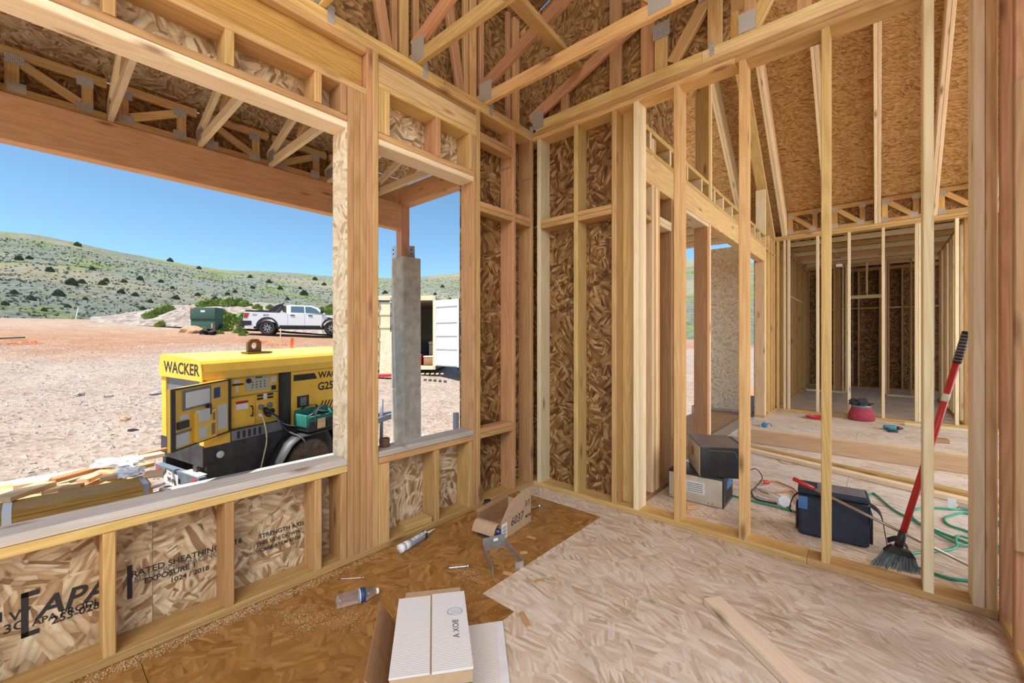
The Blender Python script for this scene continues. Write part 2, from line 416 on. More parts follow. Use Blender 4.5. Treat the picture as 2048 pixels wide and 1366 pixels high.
def lathe_mesh(prof, mat, n=24, smooth=True):
    """Profile (r, z) turned about z."""
    v, f = [], []
    for r, z in prof:
        for k in range(n):
            a = 2 * PI * k / n; v.append((r * math.cos(a), r * math.sin(a), z))
    for i in range(len(prof) - 1):
        for k in range(n):
            f.append((i * n + k, i * n + (k + 1) % n, (i + 1) * n + (k + 1) % n, (i + 1) * n + k))
    f.append(tuple(range(n - 1, -1, -1))); f.append(tuple((len(prof) - 1) * n + k for k in range(n)))
    return new_mesh('turned', v, f, mat, smooth)
def lathe(name, prof, mat, mx=None, parent=None, n=24, smooth=True):
    return link(name, lathe_mesh(prof, mat, n, smooth), mx, parent)
def along(p0, p1):
    p0, p1 = Vector(p0), Vector(p1); z = (p1 - p0).normalized()
    x = Vector((1, 0, 0)) if abs(z.x) < 0.9 else Vector((0, 1, 0))
    y = z.cross(x).normalized(); x = y.cross(z)
    m = Matrix.Identity(4)
    for i, a in enumerate((x, y, z)): m.col[i][:3] = a
    m.col[3][:3] = p0
    return m
def cyl(name, p0, p1, r, mat, parent=None, r2=None, n=14):
    L_ = (Vector(p1) - Vector(p0)).length
    return lathe(name, [(r, 0), (r2 if r2 is not None else r, L_)], mat, along(p0, p1), parent, n, smooth=False if n < 9 else True)
def spline(pts, k=6, closed=False):
    P = [Vector(p) for p in pts]; out = []; n = len(P)
    rng = n if closed else n - 1
    for i in range(rng):
        a, b, c, d = (P[(i - 1) % n], P[i], P[(i + 1) % n], P[(i + 2) % n]) if closed else (P[max(i - 1, 0)], P[i], P[i + 1], P[min(i + 2, n - 1)])
        for j in range(k):
            t = j / k
            out.append(0.5 * ((2 * b) + (c - a) * t + (2 * a - 5 * b + 4 * c - d) * t * t + (3 * b - a - 3 * c + d) * t ** 3))
    if not closed: out.append(P[-1])
    return out
def tube(name, pts, r, mat, parent=None, n=8, k=6, closed=False, smooth=True):
    P = spline(pts, k, closed) if k else [Vector(p) for p in pts]
    v, f = [], []; m = len(P)
    up = Vector((0, 0, 1))
    for i, p in enumerate(P):
        t = (P[(i + 1) % m] - P[i - 1]) if closed else (P[min(i + 1, m - 1)] - P[max(i - 1, 0)])
        t.normalize()
        x = t.cross(up)
        if x.length < 1e-3: x = t.cross(Vector((1, 0, 0)))
        x.normalize(); y = x.cross(t)
        rr = r(i / (m - 1)) if callable(r) else r
        for q in range(n):
            a = 2 * PI * q / n; v.append(p + x * (rr * math.cos(a)) + y * (rr * math.sin(a)))
    for i in range(m if closed else m - 1):
        for q in range(n):
            f.append((i * n + q, i * n + (q + 1) % n, ((i + 1) % m) * n + (q + 1) % n, ((i + 1) % m) * n + q))
    if not closed:
        f.append(tuple(range(n - 1, -1, -1))); f.append(tuple((m - 1) * n + q for q in range(n)))
    return link(name, new_mesh(name, v, f, mat, smooth), None, parent)
def strip(name, pts, width, side, t, mat, parent=None, k=5):
    """Flat band following pts, width along 'side'."""
    P = spline(pts, k) if k else [Vector(p) for p in pts]
    sd_ = Vector(side).normalized() * width / 2; v, f = [], []
    for i, p in enumerate(P):
        tg = (P[min(i + 1, len(P) - 1)] - P[max(i - 1, 0)]).normalized(); nn = tg.cross(sd_).normalized() * t / 2
        v += [p - sd_ - nn, p + sd_ - nn, p + sd_ + nn, p - sd_ + nn]
    for i in range(len(P) - 1):
        for q in range(4): f.append((4 * i + q, 4 * i + (q + 1) % 4, 4 * i + 4 + (q + 1) % 4, 4 * i + 4 + q))
    f += [(3, 2, 1, 0), tuple(4 * (len(P) - 1) + q for q in range(4))]
    return link(name, new_mesh(name, v, f, mat), None, parent)
def lettering(name, s, mx, size, mat, parent=None, bold=0.0, shear=0.0, space=1.0, align='LEFT', deep=0.0006):
    cu = bpy.data.curves.new(name, 'FONT'); cu.body = s; cu.size = size; cu.offset = bold * size
    cu.shear = shear; cu.space_character = space; cu.align_x = align; cu.extrude = deep; cu.resolution_u = 3
    t = bpy.data.objects.new(name + '_tmp', cu)
    me = bpy.data.meshes.new_from_object(t)
    bpy.data.objects.remove(t); bpy.data.curves.remove(cu)
    me.materials.clear(); me.materials.append(M[mat])
    return link(name, me, mx, parent)
def blob_mesh(name, rx, ry, rz, mat, seed, rough=0.25, sub=2, freq=1.6, flat=None):
    import bmesh
    bm = bmesh.new(); bmesh.ops.create_icosphere(bm, subdivisions=sub, radius=1)
    for v in bm.verts:
        d = 1 + rough * noise.noise(v.co * freq + Vector((seed * 3.7, seed * 1.3, seed * 2.1)))
        v.co = Vector((v.co.x * rx * d, v.co.y * ry * d, v.co.z * rz * d))
        if flat is not None and v.co.z < flat: v.co.z = flat
    me = bpy.data.meshes.new(name); bm.to_mesh(me); bm.free()
    me.materials.append(M[mat] if isinstance(mat, str) else mat)
    return me
def copy_tree(o, parent=None):
    c = o.copy(); C.objects.link(c); c.parent = parent
    for ch in list(o.children): copy_tree(ch, c)
    return c
# ================================================================== THE HOUSE (setting)
T = 0.038                                     # a two-by board
XA, XO = -2.235, -2.375                       # window wall: inner and outer face
YB, YO = 2.85, 2.99                           # stud wall: near and far face
ZP = 2.962                                    # underside of the top plates
EX, EY, EZ = Vector((1, 0, 0)), Vector((0, 1, 0)), Vector((0, 0, 1))
WOODS = ['fir', 'fir', 'fir2', 'fir', 'red']
def wd(): return R.choice(WOODS)

# ---- subfloor -----------------------------------------------------
floor = struct('floor', (-1, 1, 0))
FT = 0.018
def floor_row(y0, y1, cuts, mats, x0=-2.39, x1=None):
    for (a, b_), m_ in zip(zip(cuts[:-1], cuts[1:]), mats):
        g = 0.0012
        panel('panel', (a + g, y0 + g, -FT), EX, EY, b_ - a - 2 * g, y1 - y0 - 2 * g, FT, m_, floor)
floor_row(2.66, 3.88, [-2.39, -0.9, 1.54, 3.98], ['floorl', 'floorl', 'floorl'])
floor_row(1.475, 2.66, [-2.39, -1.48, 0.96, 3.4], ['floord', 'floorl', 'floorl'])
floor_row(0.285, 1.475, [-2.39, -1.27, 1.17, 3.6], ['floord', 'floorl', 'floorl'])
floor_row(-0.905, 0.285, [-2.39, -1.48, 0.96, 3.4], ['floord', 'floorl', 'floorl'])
for k in range(5):
    y = -0.905 - 1.2 * k
    floor_row(y - 1.2, y, [-2.39, -0.6 - 0.6 * (k % 2), 1.8 - 0.6 * (k % 2), 4.2, 6.6], ['floorl'] * 4)
for k in range(9):
    y = 3.88 + 1.2 * k
    o_ = 1.2 * (k % 2)
    floor_row(y, y + 1.2, [-1.5, -0.2 + o_, 2.2 + o_, 4.4 + o_], ['floorg'] * 3)
lb('floor_joist', -2.39, 4.2, -6.9, 14.6, -0.36, -FT - 0.002, 'old', floor)
bx('foundation_wall', -2.40, -2.36, -6.9, 3.0, -0.9, -0.365, 'concrete', floor)

# ---- window wall (left) ------------------------------------------
wall_left = struct('wall_left', (XA, 0.8, 0))
def A(name, y0, y1, z0, z1, mat=None, x0=XO, x1=XA, along=None):
    return lb(name, x0, x1, y0, y1, z0, z1, mat or wd(), wall_left, along=along)
A('bottom_plate', -1.3, YO, 0, T, 'fir')
A('top_plate', -1.3, YO, ZP, ZP + T, 'fir2')
A('top_plate', -1.3, 1.86, ZP + T + .001, ZP + 2 * T, 'fir2')
A('top_plate', 1.863, YO, ZP + T + .001, ZP + 2 * T, 'fir')
# left window: sills, head, header
A('window_sill_plate', -0.9, 1.165, 0.517, 0.554, 'fir2')
A('window_sill_plate', -0.9, 1.165, 0.556, 0.593, 'weath')
A('window_head_plate', -0.9, 1.165, 2.440, 2.478, 'pale')
A('window_head_plate', -0.9, 1.165, 2.480, 2.516, 'fir')
A('header_plate', -1.3, 1.283, 2.678, 2.715, 'fir2')
A('header_beam', -1.3, 1.281, 2.717, 2.922, 'lvl', x1=XA - 0.05)
A('filler_plate', -1.3, 1.281, 2.924, 2.961, 'fir2')
for y in (-0.62, -0.219, 0.183, 0.582, 0.986, 1.127):
    A('cripple_stud', y, y + T, T, 0.516, 'fir' if y != 0.986 else 'fir2')
    A('cripple_stud', y, y + T, 2.517, 2.677, wd())
panel('jamb_panel', (XO - 0.01, 1.166, 0.594), EX, EZ, 0.148, 1.845, 0.011, 'osbpale', wall_left)  # paler board; its colour stands in for outdoor light on the jamb
for k, m_ in enumerate(('red', 'fir', 'red')):
    A('jack_stud', 1.1675 + k * 0.0388, 1.2055 + k * 0.0388, T, 2.677, m_)
for k, m_ in enumerate(('red', 'fir2')):
    A('king_stud', 1.284 + k * 0.0385, 1.322 + k * 0.0385, T, ZP - 0.0005, m_)
A('king_stud', -1.3, -1.262, T, ZP - 0.0005, 'fir')
A('jack_stud', -0.94, -0.902, T, 2.677, 'fir')
# right window
A('window_sill_plate', 1.362, 2.137, 0.515, 0.552, 'fir')
A('window_sill_plate', 1.362, 2.137, 0.554, 0.590, 'weath')
A('window_head_plate', 1.362, 2.137, 2.418, 2.455, 'pale')
A('window_head_plate', 1.362, 2.137, 2.457, 2.494, 'fir')
A('header_plate', 1.362, 2.168, 2.755, 2.791, 'fir2')
A('header_beam', 1.362, 2.168, 2.793, 2.916, 'lvlpale', x1=XA - 0.004)
A('filler_plate', 1.362, 2.168, 2.932, 2.961, 'old', x1=XA - 0.03)
for y in (1.362, 1.401, 1.795, 2.096):
    A('cripple_stud', y, y + T, 2.495, 2.754, wd())
A('cripple_stud', 1.362, 1.436, T, 0.514, 'fir2', x0=XA - T)
A('cripple_stud', 1.783, 1.821, T, 0.514, 'fir')
A('cripple_stud', 2.096, 2.134, T, 0.514, 'fir')
A('jack_stud', 2.1375, 2.170, T, 2.754, 'red')
A('king_stud', 2.1715, 2.209, T, ZP - .0005, 'fir2')
A('stud', 2.579, 2.616, T, ZP - .0005, 'red')
A('stud', 2.811, 2.849, T, ZP - .0005, 'red')
for z in (0.515, 2.216, 2.736):
    A('blocking', 2.2095, 2.5785, z, z + 0.037, 'fir', x0=XA - 0.089, along=1)
    A('blocking', 2.2095, 2.5785, z + T, z + 0.075, 'red', x0=XA - 0.089, along=1)
A('blocking', 2.6165, 2.8105, 2.216, 2.253, 'fir', along=1)
A('blocking', 2.6165, 2.8105, 2.2545, 2.291, 'red', along=1)
# sheathing outside the studs
def AS(y0, y1, z0, z1, mat='osb'):
    return panel('sheathing', (XO - 0.0005, y0 + .001, z0), EY, EZ, y1 - y0 - .002, z1 - z0, -0.011, mat, wall_left)
AS(-1.3, 0.35, -0.1, 0.555); AS(0.35, 1.165, -0.1, 0.555)
AS(-1.3, -0.9, 0.555, 2.47); AS(1.165, 1.36, -0.1, 2.44)
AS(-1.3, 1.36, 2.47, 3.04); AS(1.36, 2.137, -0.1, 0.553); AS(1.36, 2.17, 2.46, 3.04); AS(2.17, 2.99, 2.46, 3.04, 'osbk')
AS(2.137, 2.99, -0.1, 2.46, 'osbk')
# printed stamps on the sheathing (seen from inside)
def stamp(s, px, py, size, mat='ink', bold=0.0, X=XO + 0.0008, shear=0.0, ang=0.0, parent=wall_left, space=1.0):
    p = onX(px, py, X)
    m_ = frame(p, EY, y=EZ) @ Matrix.Rotation(ang, 4, 'Z')
    return lettering('printed_stamp', s, m_, size, mat, parent, bold, shear, space)
stamp('APA', 72, 1238, 0.105, 'ink', 0.02, shear=0.25)
stamp('APA PRODUCT', 64, 1253, 0.034, 'ink', 0.012)
stamp('253-028', 102, 1249, 0.040, 'ink', 0.012)
stamp('W', 18, 1245, 0.050, 'ink', 0.01); stamp('3G', 5, 1270, 0.046, 'ink', 0.01); stamp('I', -4, 1246, 0.05, 'ink', 0.01)
bp = onX(42, 1278, XO + 0.0012)
bx('stamp_bracket', XO + .0005, XO + .0015, bp.y, bp.y + 0.018, bp.z, bp.z + 0.165, 'ink', wall_left)
for a_, b_ in ((0.0, 0.018), (0.147, 0.165)):
    bx('stamp_bracket', XO + .0005, XO + .0015, bp.y, bp.y + 0.045, bp.z + a_, bp.z + b_, 'ink', wall_left)
stamp('RATED SHEATHING 24/16', 262, 1156, 0.036, 'ink', 0.014)
stamp('SIZED FOR SPACING', 268, 1166, 0.033, 'inkfade', 0.014)
stamp('EXPOSURE 1', 288, 1168, 0.033, 'ink', 0.014)
stamp('1024 / 2018', 340, 1166, 0.030, 'ink', 0.012)
bx('stamp_bracket', XO + .0005, XO + .0015, 0.268, 0.284, 0.17, 0.31, 'ink', wall_left)
stamp('STRENGTH AXIS', 518, 1078, 0.030, 'ink', 0.014)
stamp('THIS SIDE DOWN', 512, 1094, 0.027, 'ink', 0.012)
stamp('CARB ATCM 93120', 520, 1104, 0.024, 'ink', 0.012)
stamp('EXTERIOR GRADE', 476, 1120, 0.022, 'inkfade', 0.01)
for px, py in ((1003, 340), (1045, 362)):
    p = onY(px + 8, py, 2.5785 if px < 1030 else 2.8105)
    lettering('printed_stamp', 'HF-STUD', frame(Vector((p.x - .05, p.y - .0006, p.z)), EX, y=EZ), 0.026, 'inkfade', wall_left, 0.01)

# ---- stud wall (back) --------------------------------------------
wall_back = struct('wall_back', (-0.9, YB, 0))
def B(name, x0, x1, z0, z1, mat=None, y0=YB, y1=YO, along=None):
    return lb(name, x0, x1, y0, y1, z0, z1, mat or R.choice(['fir', 'fir2', 'fir2']), wall_back, along=along)
B('bottom_plate', XA + .001, -0.3, 0, T, 'fir'); B('bottom_plate', -0.298, 0.408, 0, T, 'fir2')
B('top_plate', XA + .001, -0.66, ZP, ZP + T, 'fir2'); B('top_plate', -0.658, 0.56, ZP, ZP + T, 'fir2')
B('top_plate', XA + .001, 0.56, ZP + T + .001, ZP + 2 * T, 'fir')
for x, m_ in ((-2.2, 'pale'), (-1.831, 'fir2'), (-1.498, 'fir2'), (-1.326, 'pale'), (-1.038, 'fir2'), (-0.642, 'fir2'), (-0.234, 'fir2'), (0.167, 'pale'), (0.331, 'pale')):
    B('stud', x, x + T, T, ZP - .0005, m_)
B('stud', 0.3705, 0.4075, T, ZP - .0005, 'lvlpale')
B('backing_board', -1.459, -1.327, T, ZP - .0005, 'fir2', y0=YO - T)
for a_, b_ in ((-2.1615, -1.8315), (-1.7925, -1.4985)):
    B('blocking', a_, b_, 2.196, 2.233, 'fir', along=0); B('blocking', a_, b_, 2.2345, 2.271, 'fir', along=0)
for a_, b_ in ((-2.36, -1.7925 + .019), (-1.7735, -1.335)):
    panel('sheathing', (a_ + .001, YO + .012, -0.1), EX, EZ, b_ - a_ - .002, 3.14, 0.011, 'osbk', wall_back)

# ---- short wall at the right edge --------------------------------
wall_right = struct('wall_right', (0.4, 1.5, 0))
def CW(name, x0, x1, y0, y1, z0, z1, m_): return lb(name, x0, x1, y0, y1, z0, z1, m_, wall_right)
CW('bottom_plate', 0.41, 0.55, 1.35, 2.985, 0, T, 'fir')
CW('top_plate', 0.41, 0.55, 1.35, 2.985, ZP, ZP + T, 'fir')
CW('stud', 0.409, 0.549, 2.812, 2.849, T, ZP, 'red')
CW('stud', 0.409, 0.549, 2.560, 2.598, T, ZP, 'red')
CW('scab_board', 0.402, 0.540, 2.520, 2.559, 0.44, 2.27, 'old')
CW('stud', 0.409, 0.549, 1.75, 1.788, T, ZP, 'red')
CW('stud', 0.409, 0.549, 1.35, 1.388, T, ZP, 'fir')

# ---- great room: gable wall at the left ---------------------------
XD, XDO = -1.35, -1.49
SL = 0.92                                     # roof slope of the great room
def rake(y): return 3.03 + SL * (8.6 - y)
wall_gable = struct('wall_gable', (XD, 5.8, 0))
def D(name, y0, y1, z0, z1, m_=None, x0=XDO, x1=XD, along=None):
    return lb(name, x0, x1, y0, y1, z0, z1, m_ or R.choice(['fir2', 'pale', 'fir']), wall_gable, along=along)
D('bottom_plate', 3.0, 3.99, 0, T, 'old')
D('bottom_plate', 7.64, 8.6, 0, T, 'fir')
D('stud', 3.01, 3.048, T, 2.48, 'fir')
for k in range(4): D('jack_stud', 3.25 + .0388 * k, 3.288 + .0388 * k, T, 2.86 if k < 2 else 2.48, 'fir2' if k % 2 else 'pale')
D('stud', 3.66, 3.698, T, 2.48, 'old'); D('stud', 3.915, 3.953, T, 2.48, 'old')
D('blocking', 3.05, 3.249, 2.196, 2.233, 'fir', along=1); D('blocking', 3.406, 3.659, 2.196, 2.233, 'pale', along=1)
D('blocking', 3.406, 3.659, 2.2345, 2.271, 'pale', along=1)
D('stud', 4.69, 4.728, T, 2.44, 'red'); D('stud', 4.729, 4.767, T, 2.48, 'red'); D('stud', 4.768, 4.806, T, 2.48, 'pale'); 
D('header_plate', 3.955, 4.728, 2.442, 2.479, 'pale')
D('header_beam', 3.05, 7.72, 2.481, 2.718, 'lvlpale', x0=XDO + .03)
D('header_plate', 3.05, 7.80, 2.72, 2.757, 'fir2')
D('ledge_plate', 3.05, 4.72, 2.892, 2.93, 'fir2'); D('ledge_plate', 4.87, 7.80, 2.892, 2.93, 'fir2')
for y in (3.2, 3.62, 4.05, 4.48, 4.93, 5.27, 5.67, 6.07, 6.48, 6.95, 7.30, 7.70):
    D('cripple_stud', y, y + T, 2.758, 2.891, 'pale')
for k in range(3): D('king_stud', 4.735 + .0388 * k, 4.773 + .0388 * k, 2.758, 5.6, 'fir2' if k < 2 else 'pale')
for k in range(3): D('jack_stud', 7.645 + .0388 * k, 7.683 + .0388 * k, T, 2.48 if k < 2 else 3.65, 'pale' if k else 'cut')
for y in (8.02, 8.25, 8.5): D('stud', y, y + T, T, min(2.96, rake(y)), 'fir2')
D('top_plate', 7.80, 8.6, 2.70, 2.738, 'fir2')
for k in range(2):
    beam('rake_plate', (XD - .07, 8.58, rake(8.58) - .03 - .04 * k), (XD - .07, 5.85, rake(5.85) - .03 - .04 * k), 0.14, 0.037, 'fir2' if k else 'pale', wall_gable, up=(0, SL, 1))
panel('sheathing', (XDO - .001, 3.004, -0.1), EY, EZ, 0.98, 2.58, -0.011, 'osb', wall_gable)
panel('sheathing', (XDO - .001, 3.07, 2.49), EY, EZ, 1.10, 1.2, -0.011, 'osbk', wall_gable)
panel('sheathing', (XDO - .001, 7.66, -0.1), EY, EZ, 1.0, 2.8, -0.011, 'osb', wall_gable)

# outdoor wing beyond the opening
wall_wing = struct('wall_wing', (-2.3, 8.05, 0))
panel('sheathing', (-2.55, 8.05, 0.02), EX, EZ, 0.86, 2.84, -0.011, 'osbpale', wall_wing)  # pale board makes up in colour for sunlight that does not reach it
lb('corner_stud', -1.70, -1.662, 8.055, 8.19, -0.1, 2.86, 'pale', wall_wing)
bx('footing', -2.6, -1.6, 8.055, 8.25, -0.6, 0.015, 'concrete', wall_wing)
for k in range(4):
    for z in (0.35, 0.55, 0.75, 0.95, 1.25, 1.5, 1.65, 1.85, 2.0, 2.2):
        bx('staple', -2.45 + .24 * k, -2.415 + .24 * k, 8.0482, 8.0495, z, z + .006, 'ink', wall_wing)
for k in range(7):
    y = 4.7 + 0.5 * k
    lb('soffit_joist', -3.1, -1.51, y, y + T, 2.88, 2.97, 'pale', wall_wing)
panel('soffit_deck', (-3.1, 4.65, 2.975), EX, EY, 1.58, 3.6, 0.011, 'osbpale', wall_wing)
lb('soffit_beam', -3.25, -3.1, 4.6, 8.2, 2.70, 2.97, 'glulam', wall_wing)

# ---- partition across the great room, and the rooms behind it ------
wall_far = struct('wall_far', (0, 8.6, 0))
def E_(name, x0, x1, z0, z1, m_=None, y0=8.6, y1=8.69): return lb(name, x0, x1, y0, y1, z0, z1, m_ or R.choice(['pale', 'pale', 'fir2']), wall_far)
E_('bottom_plate', XD, 3.2, 0, T, 'fir')
E_('top_plate', XD, 3.2, ZP, ZP + T, 'fir2'); E_('top_plate', XD, 3.2, ZP + T + .001, ZP + 2 * T, 'fir2')
for x in (-1.338, -1.236, -1.181, -0.773, -0.363, 0.046, 0.415, 0.455, 0.828, 1.24, 1.65, 2.06, 2.47, 2.88):
    E_('stud', x, x + T, T, ZP - .0005)

wall_closet = struct('wall_closet', (0, 12.3, 0))
def G(name, x0, x1, z0, z1, m_=None): return lb(name, x0, x1, 12.3, 12.39, z0, z1, m_ or R.choice(['pale', 'fir2']), wall_closet)
G('bottom_plate', -1.3, -0.55, 0, T); G('bottom_plate', 0.15, 0.9, 0, T)
G('top_plate', -1.3, 0.9, ZP, ZP + T); G('top_plate', -1.3, 0.9, ZP + T + .001, ZP + 2 * T)
for x in (-0.78, -0.62, -0.56, 0.115, 0.16, 0.52, 0.86): G('stud', x, x + T, T, ZP - .0005, 'fir2' if x < -.7 else None)
lb('stud', -0.74, -0.64, 12.31, 12.35, T, ZP - .001, 'red', wall_closet)
G('door_header', -0.52, 0.114, 2.16, 2.235, 'pale')
for x in (-0.2,): G('cripple_stud', x, x + T, 2.236, ZP - .001)

wall_end = struct('wall_end', (0, 13.8, 0))
for k in range(6):
    x = -1.7 + .61 * k
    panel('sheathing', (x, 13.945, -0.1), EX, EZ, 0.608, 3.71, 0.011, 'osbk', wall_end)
for k in range(9):
    x = -1.6 + .406 * k
    lb('stud', x, x + T, 13.8, 13.93, T, ZP - .001, 'fir', wall_end)
    if k < 8: lb('blocking', x + T + .001, x + .405, 13.8, 13.93, 2.0, 2.038, 'fir', wall_end)
lb('bottom_plate', -1.7, 1.9, 13.8, 13.93, 0, T, 'fir', wall_end)
lb('top_plate', -1.7, 1.9, 13.8, 13.93, ZP, ZP + 2 * T, 'fir', wall_end)

wall_bedroom = struct('wall_bedroom', (-1.4, 11, 0))       # outer wall of the room behind
for k in range(12):
    y = 8.95 + .406 * k
    lb('stud', XDO, XD, y, y + T, T, ZP - .001, 'fir', wall_bedroom)
for k in range(4):
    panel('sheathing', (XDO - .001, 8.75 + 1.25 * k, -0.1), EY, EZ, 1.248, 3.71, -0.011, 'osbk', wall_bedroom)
for z in (0, ZP, ZP + T): lb('bottom_plate' if z == 0 else 'top_plate', XDO, XD, 8.72, 13.79, z + .0005, z + .0375, 'fir', wall_bedroom)
lb('window_head_plate', XDO, XD, 9.4, 12.2, 2.10, 2.138, 'pale', wall_bedroom)

wall_hall = struct('wall_hall', (0.95, 10.5, 0))
for k in range(9):
    y = 8.75 + .406 * k
    lb('stud', 0.93, 1.02, y, y + T, T, ZP - .001, 'pale' if k % 2 else 'fir', wall_hall)
for z in (0, ZP): lb('bottom_plate' if z == 0 else 'top_plate', 0.93, 1.02, 8.72, 12.28, z + .0005, z + .0375, 'fir2', wall_hall)
panel('sheathing', (2.7, 9.4, 0), EY, EZ, 2.9, 3.0, 0.011, 'osbpale', wall_hall)

# ---- ceilings ------------------------------------------------------
ceiling = struct('ceiling', (0, 6, 4))
def deck(y):  return rake(y) + 0.475
up_v = Vector((0, -1, SL)).normalized()       # up the far slope, towards the camera
for i, w_ in enumerate((1.22, 1.22, 1.22)):
    for k in range(3):
        y0 = 8.95
        o_ = Vector((-2.5 + 2.44 * k - 0.6 * (i % 2), y0, deck(y0))) + up_v * (1.222 * i)
        panel('panel', o_ + Vector((0.001, 0, 0)), EX, up_v, 2.438, 1.219, 0.012, 'osbroof', ceiling)
ridge_y = 8.95 - 3.666 * math.cos(math.atan(SL)); ridge_z = deck(ridge_y)
dn = Vector((0, 3.06 - ridge_y, 3.62 - ridge_z)); dl = dn.length / 3; dn.normalize()
for i in range(3):
    for k in range(4):
        panel('panel', Vector((-2.4 + 1.7 * k, ridge_y - .01, ridge_z)) + dn * (dl * i), EX, dn, 1.698, dl - .003, 0.012, 'osbroof', ceiling)
panel('sheathing', (-2.4, 8.972, 3.12), EX, EZ, 5.2, 0.52, 0.011, 'osbdark', wall_far)  # added strip that keeps sun from leaking in between the two roofs
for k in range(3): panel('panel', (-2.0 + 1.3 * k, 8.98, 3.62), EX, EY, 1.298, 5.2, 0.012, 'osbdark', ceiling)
# roof over the near room rises away from the window wall
RS = 0.38
def near_roof(x): return 4.02 + RS * (x + 2.6)
ux = Vector((1, 0, RS)).normalized()
for i in range(4):
    for k in range(2):
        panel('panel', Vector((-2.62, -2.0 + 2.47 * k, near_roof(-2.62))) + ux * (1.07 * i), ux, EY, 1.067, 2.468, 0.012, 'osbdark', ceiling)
lb('light_leak_cover', -4.2, 2.9, 5.0, 9.1, 0, 0.004, 'blackc', ceiling).matrix_basis = frame(Vector((-.3, 8.95, deck(8.95))) + up_v * 1.84 + Vector((0, SL, 1)).normalized() * .02, EX, y=up_v)  # unseen sheet added above the deck to stop light leaking through the joints
_f = ceiling.children[-1]; _f.data = box_mesh(7.3, 3.70, 0.004, 'blackc'); _f.matrix_basis = frame(Vector((-2.5, 8.97, deck(8.97))) + Vector((0, SL, 1)).normalized() * .016, EX, y=up_v)
panel('light_leak_cover', Vector((-2.7, -2.01, near_roof(-2.7) + .016)), ux, EY, 4.4, 4.97, 0.004, 'blackc', ceiling)  # same added cover against light leaks, over the near roof
# lettering on the roof sheets
for px, py, s, sz in ((1800, 352, 'RATED SHEATHING', 0.075), (1592, 235, 'SIZED FOR SPACING', 0.08), (1688, 222, 'SIZED FOR', 0.08), (1932, 330, 'TOLKO', 0.15)):
    a_ = ray(px, py)
    t_ = (deck(0) - EYE) / (a_.z + SL * a_.y)                # where the sight line meets the far slope
    p = Vector((a_.x * t_, a_.y * t_, EYE + a_.z * t_)) - Vector((0, -SL, -1)).normalized() * -0.003
    lettering('printed_stamp', s, frame(p, -EX, y=-up_v) , sz, 'inkfade', ceiling, 0.012)

# ---- porch slab, column -------------------------------------------
porch = struct('porch_slab', (-3.8, 1, -0.2))
bx('slab', -5.25, -2.41, -4.0, 3.75, -0.9, -0.2, 'concrete', porch)
# ================================================================== ROOF AND PORCH FRAMING (things)
def nail_plate(parent, p, w_, h_, axis='x', name='nail_plate', sx=1):
    """Thin toothed plate on a truss face; the face is turned towards -Y (axis x) or +X (axis y)."""
    p = Vector(p)
    if axis == 'x': return bx(name, p.x - w_ / 2, p.x + w_ / 2, p.y - .0022, p.y - .0004, p.z - h_ / 2, p.z + h_ / 2, 'plate', parent)
    return bx(name, p.x + .0004, p.x + .0022, p.y - w_ / 2, p.y + w_ / 2, p.z - h_ / 2, p.z + h_ / 2, 'plate', parent)

ROOF_LABELS = ['roof truss over the left window, nearest the camera', 'roof truss bearing between the two windows, dark knot in its lower chord', 'long roof truss running out over the open stud wall, second from the corner']
for Yt, lab in zip((1.03, 1.66, 2.28), ROOF_LABELS):
    t = thing('roof_truss', lab, 'roof truss', (XA, Yt, 3.04), world=True, group='roof trusses above the near room')
    lb('bottom_chord', -2.33, 2.6, Yt - .019, Yt + .019, 3.041, 3.13, 'fir2', t)
    beam('top_chord', (-2.30, Yt, 3.175), (1.9, Yt, 3.175 + .385 * 4.2), 0.037, 0.089, 'red', t, up=(-.385, 0, 1))
    beam('web', (-0.9, Yt, 3.13), (-1.25, Yt, 3.50), 0.037, 0.089, 'fir', t, up=(1, 0, 1))
    beam('web', (-0.85, Yt, 3.13), (-0.05, Yt, 3.95), 0.037, 0.089, 'red', t, up=(-1, 0, 1))
    beam('rafter', (-2.60, Yt, near_roof(-2.6) - .06), (2.2, Yt, near_roof(2.2) - .06), 0.037, 0.089, 'old', t, up=(-RS, 0, 1))
    lb('heel_stud', -2.365, -2.329, Yt - .145, Yt - .105, 3.041, 3.98, 'red', t)
    lb('heel_stud', -2.360, -2.324, Yt - .090, Yt - .022, 3.041, 4.0, 'fir', t)
    lb('heel_stud', -2.370, -2.334, Yt + .024, Yt + .068, 3.041, 4.0, 'red', t)
    beam('heel_brace', (-2.345, Yt - .17, 3.06), (-2.345, Yt - .33, 3.9), 0.037, 0.075, 'red', t, up=(0, 1, .2))
    nail_plate(t, (-2.235, Yt - .019, 3.13), 0.13, 0.15)
    nail_plate(t, (-0.9, Yt - .019, 3.12), 0.13, 0.12)
    bx('hurricane_tie', XA + .0006, XA + .0022, Yt + .022, Yt + .062, 2.975, 3.075, 'plate', t)

